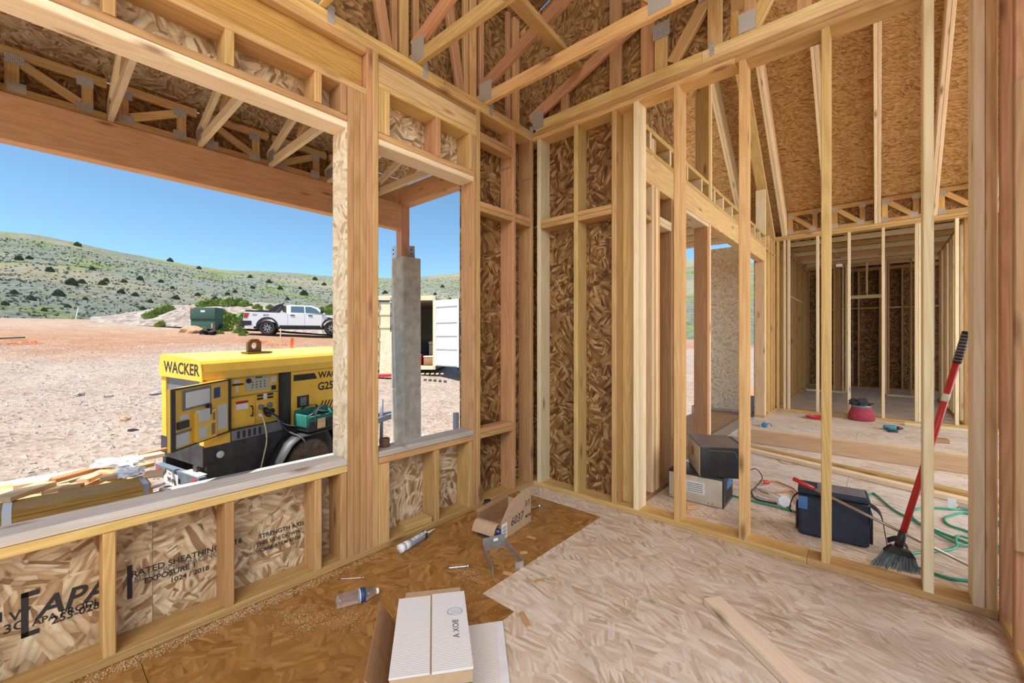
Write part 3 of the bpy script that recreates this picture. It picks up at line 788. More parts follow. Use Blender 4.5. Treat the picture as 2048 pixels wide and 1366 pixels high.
g = thing('gable_truss', 'end roof truss standing on the top plates of the stud wall', 'roof truss', (-1, 2.89, 3.04), world=True)
Yg = 2.885
lb('bottom_chord', -2.225, -0.86, Yg - .019, Yg + .019, 3.043, 3.132, 'fir2', g)
lb('bottom_chord', -0.858, 0.56, Yg - .019, Yg + .019, 3.043, 3.132, 'lvlpale', g)
beam('top_chord', (-2.29, Yg, 3.175), (0.5, Yg, 3.175 + .385 * 2.79), 0.037, 0.089, 'red', g, up=(-.385, 0, 1))
for x0, x1, z1, m_ in ((-1.528, -1.435, 4.05, 'red'), (-1.18, -1.09, 3.42, 'fir'), (-1.30, -1.20, 4.0, 'red'), (-0.83, -0.745, 3.55, 'fir'), (-0.62, -0.55, 4.05, 'red'), (-0.35, -0.28, 4.05, 'fir'), (-1.97, -1.90, 3.26, 'red')):
    lb('web', x0, x1, Yg - .012 if x0 != -1.30 else Yg + .03, Yg + .024 if x0 != -1.30 else Yg + .065, 3.134, z1, m_, g)
beam('web', (-1.06, Yg + .01, 3.15), (-0.80, Yg + .01, 3.52), 0.036, 0.085, 'fir', g, up=(-1, 0, 1))
beam('web', (-0.58, Yg + .01, 3.15), (-0.36, Yg + .01, 3.55), 0.036, 0.085, 'fir', g, up=(-1, 0, 1))
lb('top_plate', -1.2, 0.3, Yg - .012, Yg + .024, 3.555, 3.64, 'red', g, along=0)
nail_plate(g, (-2.20, Yg - .019, 3.14), 0.12, 0.15)
nail_plate(g, (-1.13, Yg - .013, 3.40), 0.12, 0.11); nail_plate(g, (-0.81, Yg - .013, 3.52), 0.15, 0.12); nail_plate(g, (-0.60, Yg - .013, 3.20), 0.09, 0.12)
nail_plate(g, (-0.80, Yg - .020, 3.12), 0.03, 0.09, name='hurricane_tie')
for k in range(5):
    x_ = -2.41 + .34 * k
    prism('gable_sheathing', [(0, 0), (.338, 0), (.338, near_roof(x_ + .338) - 3.052), (0, near_roof(x_) - 3.052)], 0, -0.011, 'osbdark', g, frame((x_, 2.955, 3.046), EX, y=EZ))
lb('heel_stud', -2.364, -2.328, 2.62, 2.66, 3.041, 4.0, 'red', g)
lb('heel_stud', -2.364, -2.328, 2.70, 2.775, 3.041, 4.0, 'fir', g)
bx('hurricane_tie', XA + .0006, XA + .0022, 2.80, 2.84, 2.975, 3.075, 'plate', g)

br = beam('lateral_brace', onY(1018, -15, 1.62), onY(1153, 134, 2.84), 0.089, 0.037, 'fir2', None, up=(.1, 0, 1))
tag(br, 'flat lateral brace nailed slantwise across the roof trusses', 'brace')
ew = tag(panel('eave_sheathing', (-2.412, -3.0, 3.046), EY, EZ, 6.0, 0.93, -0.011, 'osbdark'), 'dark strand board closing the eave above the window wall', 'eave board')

# great room rafters (double boards) and truss blocks between them
RAFT = [-1.83, -1.22, -0.61, 0.0, 0.61, 1.22, 1.83, 2.44]
RL = {-1.22: 'double rafter running up beside the gable wall', -0.61: 'double rafter second from the gable wall', 0.0: 'double rafter in the middle of the vaulted ceiling', 0.61: 'double rafter leaning right above the red broom'}
hh = 0.28
for x in RAFT:
    t = thing('double_rafter', RL.get(x, 'double rafter of the roof outside the gable wall' if x < -1.3 else ('double rafter hidden behind the right studs, third from the broom' if x == 2.44 else 'double rafter right of the broom, ' + ('next to it' if x == 1.22 else 'second along'))), 'rafter', (x, 8.6, 3.04), world=True, group='double rafters of the great room')
    for k in (-1, 1):
        n_ = Vector((0, SL, 1)).normalized() * (hh / 2)
        a_ = Vector((x + .0198 * k, 8.62, rake(8.62) + .02)) + n_; b_ = Vector((x + .0198 * k, ridge_y + .08, rake(ridge_y + .08) + .02)) + n_
        beam('ply', a_, b_, 0.037, hh, 'pale', t, up=(0, SL, 1))
for i, x in enumerate(RAFT[1:-1]):
    t = thing('truss_block', ['truss block on the far partition beside the gable wall', 'truss block on the far partition, second from the gable wall', 'truss block on the far partition right of the middle rafter', 'truss block on the far partition above the broom', 'truss block on the far partition right of the broom', 'truss block on the far partition at its far right end'][i], 'truss block', (x + .3, 8.64, 3.04), world=True, group='truss blocks on the far partition')
    a_, b_ = x + .045, x + .565
    lb('bottom_chord', a_, b_, 8.62, 8.657, 3.041, 3.105, 'fir', t); lb('top_chord', a_, b_, 8.62, 8.657, 3.36, 3.43, 'fir', t)
    lb('web', a_, a_ + .075, 8.62, 8.657, 3.106, 3.359, 'fir', t); lb('web', b_ - .17, b_ - .10, 8.62, 8.657, 3.106, 3.359, 'fir', t)
    beam('web', (a_ + .09, 8.638, 3.34), (b_ - .18, 8.638, 3.12), 0.036, 0.07, 'fir2', t, up=(1, 0, 1))
    for px_, pz in ((a_ + .05, 3.36), (b_ - .16, 3.10), (b_ - .135, 3.37), (a_ + .04, 3.09)): nail_plate(t, (px_, 8.62, pz), 0.09, 0.075)
    panel('backing_board', (a_, 8.675, 3.041), EX, EZ, .52, .37, -0.011, 'osbdark', t)
for k in range(8):
    y = 9.15 + .61 * k
    t = thing('ceiling_truss', 'ceiling truss above the back rooms, ' + ['first', 'second', 'third', 'fourth', 'fifth', 'sixth', 'seventh', 'eighth'][k] + ' behind the far partition', 'roof truss', (0, y, 3.04), world=True, group='ceiling trusses above the back rooms')
    lb('bottom_chord', -1.5, 2.6, y, y + T, 3.041, 3.13, 'pale' if k % 2 else 'fir2', t)
    lb('top_chord', -1.5, 2.6, y, y + T, 3.52, 3.60, 'fir', t)
    for j in range(5): beam('web', (-1.2 + .75 * j, y + .019, 3.13), (-0.85 + .75 * j, y + .019, 3.52), 0.035, 0.075, 'fir', t, up=(-1, 0, 1))
# porch
pb = tag(lb('porch_beam', -5.03, -4.90, -3.6, 3.33, 2.75, 3.10, 'glulam'), 'long red laminated beam carrying the porch roof', 'beam')
pb2 = tag(lb('porch_beam', -4.90, -2.43, 3.33, 3.47, 3.075, 3.32, 'glulam'), 'short laminated beam from the porch post back to the house', 'beam')
tag(lb('porch_post', -5.035, -4.905, 3.335, 3.465, 2.385, 3.30, 'glulam'), 'short square timber post on top of the concrete column', 'post')
col = thing('concrete_column', 'tall square board-formed concrete column on the porch', 'column', (-4.97, 3.455, -0.2))
def col_mesh():
    v, f = [], []
    zs = [0.001, 0.75, 0.775, 0.8, 1.95, 1.975, 2.0, 2.575]
    for i, z in enumerate(zs):
        h = 0.152 - 0.004 * z / 2.6 - (0.004 if i in (2, 5) else 0)
        for a, b in ((1, 1), (1, -1), (-1, -1), (-1, 1)):
            c_ = 0.018
            v += [(a * h, b * (h - c_), z), (a * (h - c_), b * h, z)] if a * b < 0 else [(a * (h - c_), b * h, z), (a * h, b * (h - c_), z)]
    n = 8
    for i in range(len(zs) - 1):
        for k in range(n): f.append((i * n + k, (i + 1) * n + k, (i + 1) * n + (k + 1) % n, i * n + (k + 1) % n))
    f.append(tuple((len(zs) - 1) * n + k for k in range(n - 1, -1, -1)))
    return new_mesh('shaft', v, f, 'concrete')
sh_ = link('shaft', col_mesh(), None, col)
for k, (dx, dy, rz, tilt) in enumerate(((-.165, -.125, 0.0, 0.05), (0.075, -.02, 0.9, 0.55))):
    m_ = Matrix.Translation((dx, dy, 2.578)) @ Matrix.Rotation(rz, 4, 'Z') @ Matrix.Rotation(tilt, 4, 'X')
    s_ = link('metal_strap', box_mesh(0.09, 0.006, 0.17, 'zinc'), m_, col)
    for j in range(2): link('bolt_hole', lathe_mesh([(0.010, 0), (0.010, 0.003)], 'ink', 10), Matrix.Translation((0.045, -.001, 0.06 + .06 * j)) @ Matrix.Rotation(PI / 2, 4, 'X'), s_)
PY = [-0.80, -0.17, 0.45, 1.075, 1.70, 2.33, 2.95]
PLAB = ['porch truss past the left edge of the left window', 'porch truss at the far left of the left window', 'porch truss first from the left inside the left window', 'porch truss in the middle of the left window', 'porch truss near the right jamb of the left window', 'porch truss seen through the top of the right window', 'last porch truss beside the short porch beam']
for y, lab in zip(PY, PLAB):
    t = thing('porch_truss', lab, 'roof truss', (-4.9, y, 3.1), world=True, group='trusses of the porch roof')
    lb('bottom_chord', -5.0, -2.44, y - .019, y + .019, 3.102, 3.19, 'pale', t)
    beam('top_chord', (-4.98, y, 3.23), (-2.46, y, 3.23 + .30 * 2.52), 0.037, 0.089, 'pale', t, up=(-.3, 0, 1))
    beam('web', (-4.2, y, 3.19), (-3.6, y, 3.58), 0.036, 0.075, 'fir', t, up=(-1, 0, 1))
    lb('web', -3.5, -3.425, y - .018, y + .018, 3.191, 3.60, 'fir', t)
    nail_plate(t, (-4.86, y - .019, 3.20), 0.15, 0.12)
for i in range(len(PY) - 1):
    y0, y1 = PY[i] + .022, PY[i + 1] - .022
    t = thing('truss_block', 'porch truss block on the long red beam, ' + ['past the left edge of the view', 'at the far left of the left window', 'second from the left', 'third from the left', 'nearest the right jamb of the left window', 'nearest the porch post'][i], 'truss block', (-4.93, (y0 + y1) / 2, 3.1), world=True, group='porch truss blocks on the red beam')
    lb('bottom_chord', -4.965, -4.93, y0, y1, 3.102, 3.175, 'fir', t); lb('top_chord', -4.965, -4.93, y0, y1, 3.39, 3.465, 'fir', t)
    lb('web', -4.965, -4.93, y0 + .02, y0 + .095, 3.176, 3.389, 'fir', t); lb('web', -4.965, -4.93, y1 - .15, y1 - .08, 3.176, 3.389, 'fir', t)
    flip = i % 2
    beam('web', (-4.947, y0 + .11, 3.36 if flip else 3.20), (-4.947, y1 - .16, 3.20 if flip else 3.36), 0.035, 0.07, 'fir2', t, up=(0, -1 if not flip else 1, 1))
    for yy, zz in ((y0 + .07, 3.38), (y0 + .08, 3.17), (y1 - .13, 3.17), (y1 - .13, 3.38)): nail_plate(t, (-4.93, yy, zz), 0.10, 0.075, 'y')
    panel('backing_board', (-5.04, y0, 3.102), EY, EZ, y1 - y0, .44, 0.011, 'osbdark', t)
pr = struct('porch_roof', (-3.8, 1, 3.6))
uxp = Vector((1, 0, 0.30)).normalized()
for i in range(2):
    for k in range(3):
        panel('panel', Vector((-5.14, -3.75 + 2.44 * k, 3.53)) + uxp * (1.44 * i), uxp, EY, 1.437, 2.438, 0.012, 'osb', pr)
lb('fascia', -5.19, -5.15, -3.8, 3.6, 3.12, 3.53, 'fir', pr)
# ================================================================== OUTDOORS
def ground_mat():
    m, N, L, b = node_mat('site_ground')
    tc = N.new('ShaderNodeTexCoord'); P = tc.outputs['Object']
    sx = N.new('ShaderNodeSeparateXYZ'); L.new(P, sx.inputs[0])
    nb = N.new('ShaderNodeTexNoise'); nb.inputs['Scale'].default_value = 0.12; nb.inputs['Detail'].default_value = 6; nb.inputs['Roughness'].default_value = .6
    L.new(P, nb.inputs['Vector'])
    d = math_n(N, L, 'ADD', math_n(N, L, 'MULTIPLY', sx.outputs[0], -1.0), math_n(N, L, 'MULTIPLY', math_n(N, L, 'SUBTRACT', nb.outputs[0], .5), 14.0))
    d = math_n(N, L, 'ADD', d, math_n(N, L, 'MULTIPLY', sx.outputs[1], 0.18))
    k = math_n(N, L, 'DIVIDE', d, 60.0)
    zone = ramp(N, [(0.0, (0.284, 0.208, 0.164)), (0.13, (0.299, 0.233, 0.192)), (0.27, (0.306, 0.256, 0.222)), (0.33, (0.306, 0.256, 0.218)), (0.40, (0.299, 0.164, 0.094)), (0.50, (0.312, 0.184, 0.114)), (0.62, (0.326, 0.250, 0.192)), (1.0, (0.312, 0.215, 0.152))])
    L.new(k, zone.inputs[0])
    fine = N.new('ShaderNodeTexVoronoi'); fine.inputs['Scale'].default_value = 16.0; L.new(P, fine.inputs['Vector'])
    sc = N.new('ShaderNodeSeparateColor'); L.new(fine.outputs['Color'], sc.inputs[0])
    fr = ramp(N, [(0.0, (.42, .38, .35)), (.22, (.9, .88, .86)), (.6, (1.05, 1.04, 1.02)), (1.0, (1.3, 1.28, 1.25))]); L.new(sc.outputs[0], fr.inputs[0])
    col = mixc(N, L, 0.75, zone.outputs[0], fr.outputs[0], 'MULTIPLY')
    pat = N.new('ShaderNodeTexNoise'); pat.inputs['Scale'].default_value = .9; pat.inputs['Detail'].default_value = 8; pat.inputs['Roughness'].default_value = .7
    L.new(P, pat.inputs['Vector'])
    pr_ = ramp(N, [(.35, (.82, .76, .72)), (.65, (1.06, 1.04, 1.0))]); L.new(pat.outputs[0], pr_.inputs[0])
    col = mixc(N, L, 1.0, col, pr_.outputs[0], 'MULTIPLY')
    L.new(col, b.inputs['Base Color']); b.inputs['Roughness'].default_value = 0.95
    bump(N, L, b, fine.outputs['Distance'], 0.5, 0.03)
    return m
M['ground'] = ground_mat()
GP = [(-20, -.66), (3, -.66), (7, -.66), (11.15, -.12), (14, .12), (27.7, 1.36), (45, 2.55), (68, 3.35), (80, 3.3), (110, 0.5)]
def ground_z(x, y):
    d = -x
    for (a, za), (b, zb) in zip(GP[:-1], GP[1:]):
        if a <= d <= b:
            t = (d - a) / (b - a); z = za + (zb - za) * t; break
    else: z = -.66 if d < 0 else GP[-1][1]
    k = min(1, max(0, (d - 9) / 6))
    return z + k * (0.10 * noise.noise(Vector((x * .15, y * .15, 0))) + 0.035 * noise.noise(Vector((x * .9, y * .9, 3))))
def grid_mesh(name, xs, ys, zf, mat, smooth=True):
    v = [(x, y, zf(x, y)) for x in xs for y in ys]; n = len(ys)
    f = [(i * n + j, (i + 1) * n + j, (i + 1) * n + j + 1, i * n + j + 1) for i in range(len(xs) - 1) for j in range(n - 1)]
    return new_mesh(name, v, f, mat, smooth)
xs = [30 - 2 * i for i in range(14)] + [2 - .4 * i for i in range(60)] + [-22 - i for i in range(90)]
ys = [-70 + 3 * j for j in range(20)] + [-10 + .5 * j for j in range(80)] + [30 + 2.5 * j for j in range(28)]
gr = tag(link('ground', grid_mesh('ground', xs, ys, ground_z, 'ground')), kind='structure')

# ---- hillside -----------------------------------------------------
def hill_mat():
    m, N, L, b = node_mat('sage_hillside')
    tc = N.new('ShaderNodeTexCoord'); P = tc.outputs['Object']
    a = N.new('ShaderNodeTexNoise'); a.inputs['Scale'].default_value = .035; a.inputs['Detail'].default_value = 8; a.inputs['Roughness'].default_value = .68
    L.new(P, a.inputs['Vector'])
    r = ramp(N, [(.30, (0.144, 0.169, 0.119)), (.42, (0.184, 0.202, 0.158)), (.5, (0.216, 0.223, 0.205)), (.57, (0.180, 0.223, 0.097)), (.66, (0.155, 0.209, 0.065)), (.78, (0.252, 0.216, 0.137))])
    L.new(a.outputs[0], r.inputs[0])
    f = N.new('ShaderNodeTexNoise'); f.inputs['Scale'].default_value = .45; f.inputs['Detail'].default_value = 9; f.inputs['Roughness'].default_value = .75
    L.new(P, f.inputs['Vector'])
    fr = ramp(N, [(.36, (.46, .50, .44)), (.52, (1, 1, 1)), (.7, (1.2, 1.18, 1.12))]); L.new(f.outputs[0], fr.inputs[0])
    c = mixc(N, L, 1.0, r.outputs[0], fr.outputs[0], 'MULTIPLY')
    t = N.new('ShaderNodeTexNoise'); t.inputs['Scale'].default_value = .014; t.inputs['Detail'].default_value = 3
    L.new(P, t.inputs['Vector'])
    tr = ramp(N, [(.52, (0, 0, 0)), (.64, (1, 1, 1))]); L.new(t.outputs[0], tr.inputs[0])
    c = mixc(N, L, math_n(N, L, 'MULTIPLY', tr.outputs[0], .4), c, (.36, .29, .185))
    L.new(c, b.inputs['Base Color']); b.inputs['Roughness'].default_value = 1.0; b.inputs['Specular IOR Level'].default_value = 0.0
    bump(N, L, b, f.outputs[0], 1.0, 0.8)
    return m
M['hill'] = hill_mat()
CREST = [(-2600, 420), (-900, 425), (-300, 445), (0, 463), (60, 468), (130, 480), (215, 500), (300, 515), (380, 530), (455, 541), (540, 543), (600, 547), (668, 553), (720, 556), (770, 556), (830, 554), (870, 551), (920, 546), (1000, 540), (1100, 528), (1250, 520), (1400, 520), (1800, 540), (2600, 560), (5200, 560)]
def crest(px):
    for (a, ya), (b, yb) in zip(CREST[:-1], CREST[1:]):
        if a <= px <= b: return ya + (yb - ya) * (px - a) / (b - a)
    return 560
HV, NT = [], 40
cols = [-2600 + 60 * i for i in range(30)] + [-800 + 20 * i for i in range(122)] + [1640 + 60 * i for i in range(40)]
def hill_pt(px, t):
    d0, d1 = 58.0, 420.0
    D_ = d0 + (d1 - d0) * t ** 1.35
    a = ray(px, 676); a.z = 0; a.normalize()
    el = (676 - crest(px)) / math.hypot(F_PX, px - CX)
    z1 = EYE + el * d1
    zt = -3.0 + (z1 + 3.0) * (0.62 * t ** 1.2 + 0.38 * t ** 2.2)
    p = a * D_; w_ = math.sin(PI * min(t, 1.0))
    zt += w_ * (5.0 * noise.noise(Vector((p.x * .012, p.y * .012, 1))) + 1.4 * noise.noise(Vector((p.x * .05, p.y * .05, 5)))) + .5 * noise.noise(Vector((p.x * .1, p.y * .1, 9))) * (t > .9)
    return Vector((p.x, p.y, zt))
for px in cols:
    for j in range(NT): HV.append(hill_pt(px, j / (NT - 2) if j < NT - 1 else 1.0))
    b_ = HV[-1]; HV[-1] = b_ * 1.15 - Vector((0, 0, 0.25 * b_.z + 6))
HF = [(i * NT + j, i * NT + j + 1, (i + 1) * NT + j + 1, (i + 1) * NT + j) for i in range(len(cols) - 1) for j in range(NT - 1)]
hl = tag(link('hillside', new_mesh('hillside', HV, HF, 'hill', True)), kind='structure')
HB = BVHTree.FromPolygons(HV, HF)
def hill_hit(px, py):
    a = ray(px, py).normalized()
    h, n_, i_, d_ = HB.ray_cast(Vector((0, 0, EYE)) + a * 56, a)
    return h
M['juniper'] = plain('juniper_green', (0.12, 0.15, 0.09), 0.95, 0, 0.4, 3)
M['sage'] = plain('sage_green', (0.25, 0.27, 0.205), 0.95, 0, 0.35, 3)
M['grass'] = plain('lush_weed_green', (0.25, 0.34, 0.075), 0.9, 0, 0.4, 8)
def tuft_mesh(name, n, rx, ry, h, mat, seed, lw=.05):
    """A bush of many small pointed leaf sprays."""
    rr = random.Random(seed); v, f = [], []
    for i in range(n):
        a = rr.uniform(0, 2 * PI); q = math.sqrt(rr.random()); e = rr.random()
        top = Vector((math.cos(a) * q * rx, math.sin(a) * q * ry, h * (1 - .55 * q * q) * (.45 + .55 * e)))
        base = Vector((top.x * .7, top.y * .7, max(0, top.z - h * rr.uniform(.25, .5))))
        s_ = Vector((math.cos(a + 1.57), math.sin(a + 1.57), rr.uniform(-.4, .4))) * lw * rr.uniform(.6, 1.5)
        k = len(v); v += [base - s_, base + s_, (base + top) / 2 + s_ * 1.3 + Vector((rr.uniform(-.3, .3) * rx, rr.uniform(-.3, .3) * ry, 0)), top, (base + top) / 2 - s_ * 1.3]
        f.append((k, k + 1, k + 2, k + 3, k + 4))
    return new_mesh(name, v, f, mat)
JM = [tuft_mesh('juniper', 260, 1, 1, 1.5, 'juniper', s, .16) for s in range(4)]
jun = [(143, 570), (163, 567), (118, 592), (58, 518), (38, 520), (155, 492), (100, 543), (205, 570), (212, 563), (242, 587), (185, 540), (248, 565), (280, 560), (270, 592), (322, 565), (300, 605), (345, 578), (62, 600), (10, 610), (28, 588), (88, 622), (135, 615), (170, 600), (505, 577), (538, 566), (560, 579), (608, 590), (575, 600), (648, 571), (470, 585), (455, 590), (395, 592), (340, 523), (398, 538), (285, 620), (770, 588), (500, 556), (600, 578), (630, 560), (430, 600), (870, 590), (885, 575), (900, 600), (352, 598)]
big = {(143, 570): 1.5, (608, 590): 1.7, (118, 592): 1.4, (108, 590): 1.3}
nj = 0
for i, (px, py) in enumerate(jun):
    h_ = hill_hit(px, py)
    if h_ is None: continue
    D_ = h_.length; s_ = (6.0 if (px, py) not in big else 6.5 * big[(px, py)]) * D_ / F_PX * R.uniform(.75, 1.25)
    o = link('juniper_bush', JM[i % 4], Matrix.Translation(h_ - Vector((0, 0, .25 * s_))) @ Matrix.Rotation(R.uniform(0, 6), 4, 'Z') @ Matrix.Diagonal((s_ * .75, s_ * .75, s_ * .9, 1)))
    tag(o, 'small dark juniper bush dotted on the sage hillside', 'bush', 'junipers on the hillside'); nj += 1
# low sagebrush that nobody could count
rr = random.Random(3); v, f = [], []
for i in range(9000):
    px, t = rr.uniform(-250, 1000), rr.random() ** 1.3 * .9
    p = hill_pt(px, t); s_ = rr.uniform(.16, .42) * (0.7 + .9 * t)
    for q in range(3):
        a = rr.uniform(0, PI); dx, dy = math.cos(a) * s_, math.sin(a) * s_
        k = len(v); v += [p + Vector((-dx, -dy, -.1)), p + Vector((dx, dy, -.1)), p + Vector((dx * .7, dy * .7, s_ * .7)), p + Vector((0, 0, s_ * 1.0)), p + Vector((-dx * .7, -dy * .7, s_ * .75))]
        f.append((k, k + 1, k + 2, k + 3, k + 4))
tag(link('sagebrush', new_mesh('sagebrush', v, f, 'sage')), 'low grey green sagebrush covering the hillside', 'sagebrush', kind='stuff')

# ---- gravel -------------------------------------------------------
def gravel(n, seed, x0, x1, y0, y1, s0, s1, mat):
    rr = random.Random(seed); v, f = [], []
    for i in range(n):
        x = x0 + (x1 - x0) * rr.random() ** 1.5; y = rr.uniform(y0, y1); s_ = rr.uniform(s0, s1) * (1 if rr.random() < .93 else 2.0)
        z = ground_z(x, y); a = rr.uniform(0, PI); k = len(v)
        for q in range(5):
            b_ = a + 2 * PI * q / 5; r_ = s_ * rr.uniform(.7, 1.2); v.append((x + r_ * math.cos(b_), y + r_ * .75 * math.sin(b_), z - .01))
        v.append((x + rr.uniform(-.3, .3) * s_, y, z + s_ * rr.uniform(.4, .8)))
        f += [(k + q, k + (q + 1) % 5, k + 5) for q in range(5)]
    return new_mesh('gravel', v, f, mat)
M['stone'] = plain('gravel_stone', (0.36, 0.315, 0.285), 0.95, 0, 0.6, 3)
tag(link('gravel', gravel(30000, 11, -6.2, -24, -13, 13, .014, .042, 'stone')), 'pale pink grey gravel spread over the site', 'gravel', kind='stuff')
M['rockg'] = plain('grey_rock', (0.315, 0.315, 0.329), 0.9, 0, 0.25, 8)
M['rocko'] = plain('orange_rock', (0.420, 0.238, 0.133), 0.9, 0, 0.2, 8)
for i, (px, py, s_, m_, lab) in enumerate(((250, 838, .17, 'rocko', 'flat orange rock lying on the gravel left of the yellow generator'), (88, 938, .09, 'stone', 'pale rounded rock in the gravel above the scrap lumber'), (60, 945, .07, 'rockg', 'grey rock beside a pale one above the scrap lumber'), (72, 936, .05, 'rockg', 'small dark rock between two paler rocks'), (66, 926, .07, 'stone', 'thin pale slab of rock on the gravel'), (218, 860, .06, 'stone', 'small pale stone below the flat orange rock'), (160, 790, .10, 'rockg', 'flat grey stone in the middle of the gravel yard'), (218, 793, .09, 'stone', 'pale stone in the middle of the gravel yard'), (315, 787, .14, 'rockg', 'broken grey stones just left of the generator'), (3, 972, .06, 'rockg', 'grey stone at the left edge of the photo'), (112, 945, .06, 'rockg', 'grey stone near the long red scrap board'), (34, 750, .08, 'rockg', 'dark stone far out on the gravel'))):
    p = Vector((-7, 0, -.66))
    for _ in range(12):
        p = fl(px, py, ground_z(p.x, p.y))
    tag(link('rock', blob_mesh('rock', s_ * .55, s_ * .4, s_ * .22, m_, i, .5, 2, 1.3), Matrix.Translation(p + Vector((0, 0, s_ * .06))) @ Matrix.Rotation(i, 4, 'Z')), lab, 'rock')

# ---- dirt mound and weeds -----------------------------------------
def hit_ground(px, py):
    p = Vector((-25, 5, 1.3))
    lo, hi = 4.0, 90.0
    a = ray(px, py)
    prev = None
    for i in range(700):
        d = lo + (hi - lo) * i / 699
        q = Vector((a.x * d, a.y * d, EYE + a.z * d))
        if q.z <= ground_z(q.x, q.y): return q
    return q
MOUND = [(-150, 640), (190, 637), (230, 631), (270, 625), (310, 619), (350, 613), (390, 609), (430, 607), (520, 607), (560, 610), (600, 616), (668, 624), (800, 632), (1100, 640)]
def mound_top(px):
    for (a, ya), (b, yb) in zip(MOUND[:-1], MOUND[1:]):
        if a <= px <= b: return ya + (yb - ya) * (px - a) / (b - a)
    return 640
def mound_mat():
    m, N, L, b = node_mat('dirt_mound')
    tc = N.new('ShaderNodeTexCoord')
    n = N.new('ShaderNodeTexVoronoi'); n.inputs['Scale'].default_value = 3.2; L.new(tc.outputs['Object'], n.inputs['Vector'])
    s = N.new('ShaderNodeSeparateColor'); L.new(n.outputs['Color'], s.inputs[0])
    r = ramp(N, [(0, (0.158, 0.115, 0.094)), (.4, (0.238, 0.191, 0.162)), (1, (0.331, 0.295, 0.266))]); L.new(s.outputs[0], r.inputs[0])
    L.new(r.outputs[0], b.inputs['Base Color']); b.inputs['Roughness'].default_value = .95
    bump(N, L, b, n.outputs['Distance'], .8, .15)
    return m
M['mound'] = mound_mat()
mv, mf = [], []; mc = list(range(180, 1000, 10)); mr = 14
for px in mc:
    for j in range(mr):
        t = j / (mr - 1); D_ = 29.0 + 12.0 * t
        a = ray(px, 676)
        zt = EYE + (676 - mound_top(px)) / F_PX * 36.0
        x, y = a.x * D_, a.y * D_; zg = ground_z(x, y)
        bump_ = max(0.0, math.sin(PI * min(t * .85 + .02, 1)))
        z = zg - .15 + max(0, zt - zg + .15) * bump_ ** .8 + (.22 * noise.noise(Vector((x * .6, y * .6, 2))) + .10 * noise.noise(Vector((x * 1.9, y * 1.9, 2)))) * bump_
        mv.append((x, y, z))
for i in range(len(mc) - 1):
    for j in range(mr - 1): mf.append((i * mr + j, i * mr + j + 1, (i + 1) * mr + j + 1, (i + 1) * mr + j))
tag(link('dirt_mound', new_mesh('dirt_mound', mv, mf, 'mound', False)), 'long rocky heap of pinkish spoil behind the white pickup', 'dirt mound')
MB_ = BVHTree.FromPolygons([Vector(q) for q in mv], mf)
def mound_hit(px, py):
    a = ray(px, py).normalized()
    h, *_ = MB_.ray_cast(Vector((0, 0, EYE)) + a * 20, a)
    return h if h is not None else hit_ground(px, py)
GM = [tuft_mesh('weeds', 170, 1, 1, 1.15, 'grass', 20 + s, .11) for s in range(4)]
weeds = [(300 + 0, 629, 11), (318, 622, 11), (335, 616, 12), (405, 607, 11), (422, 605, 12), (440, 604, 13), (458, 603, 14), (475, 603, 13), (490, 606, 12), (445, 626, 13), (452, 641, 15), (462, 634, 15), (470, 650, 15), (455, 655, 14), (478, 640, 14), (480, 660, 13), (490, 630, 12), (320, 648, 8), (323, 645, 6), (410, 659, 9), (420, 661, 9), (400, 662, 8), (438, 664, 8), (505, 627, 12), (520, 622, 10), (640, 628, 12), (655, 622, 13), (664, 633, 13), (485, 668, 7), (645, 618, 10), (630, 622, 9), (660, 612, 10), (515, 612, 9), (540, 613, 8)]
for i, (px, py, s_) in enumerate(weeds):
    h_ = mound_hit(px, py + s_ * .5); k = s_ * h_.length / F_PX
    tag(link('weed_clump', GM[i % 4], Matrix.Translation(h_ - Vector((0, 0, .15 * k))) @ Matrix.Rotation(i * 1.3, 4, 'Z') @ Matrix.Scale(k, 4)), ('bright green weed clump along the crest of the dirt mound' if py < 612 else 'bright green weed clump on the left flank of the dirt mound' if px < 345 else 'bright green weed clump around the foot of the green box' if px < 442 else 'bright green weed clump between the green box and the pickup' if px < 498 else 'bright green weed clump behind the white pickup'), 'weeds', 'weeds on the dirt mound')

# ---- electrical box, stakes, flags ---------------------------------
def ground_at(px, d):
    a = ray(px, 676); x, y = a.x * d, a.y * d
    return Vector((x, y, ground_z(x, y)))
p = ground_at(407, 27.0)
t = thing('transformer_box', 'dark green pad-mounted transformer box half buried at the mound', 'transformer', mx=Matrix.Translation(p - Vector((0, 0, .1))) @ Matrix.Rotation(TH + .12, 4, 'Z') @ Matrix.Diagonal((1, .75, .84, 1)))
rbox('cabinet', -.72, .72, -.1, 1.1, -.2, 1.15, .02, 'greenb', t)
rbox('lid', -.75, .75, -.13, 1.13, 1.02, 1.92, .03, 'greenb', t)
bx('lid_lip', -.74, .74, -.15, -.13, 1.0, 1.05, 'blackp', t)
bx('warning_label', -.12, .14, -.134, -.131, 1.55, 1.70, 'paper', t)
bx('orange_tape', -.74, -.5, -.14, -.131, 1.78, 1.9, 'ocord', t)
tag(link('dirt_pile', blob_mesh('dirt_pile', .9, .7, .45, 'rocko', 5, .4, 3, 1.2), Matrix.Translation(ground_at(386, 25.4))), 'small heap of orange dirt against the green box', 'dirt pile')
tag(link('black_tarp', blob_mesh('black_tarp', .65, .35, .22, 'blackc', 8, .8, 3, 2.0), Matrix.Translation(ground_at(416, 24.6) + Vector((0, 0, .12)))), 'crumpled black tarp on the dirt before the green box', 'tarp')
def stake(px, d, h, w_, mat, lab, tilt=0.0, name='survey_stake'):
    p = ground_at(px, d)
    o = beam(name, p - Vector((0, 0, .1)), p + Vector((tilt * _c, tilt * _s, h)), w_, w_ * .5, mat, None, up=(_s, -_c, 0))
    return tag(o, lab, 'stake')
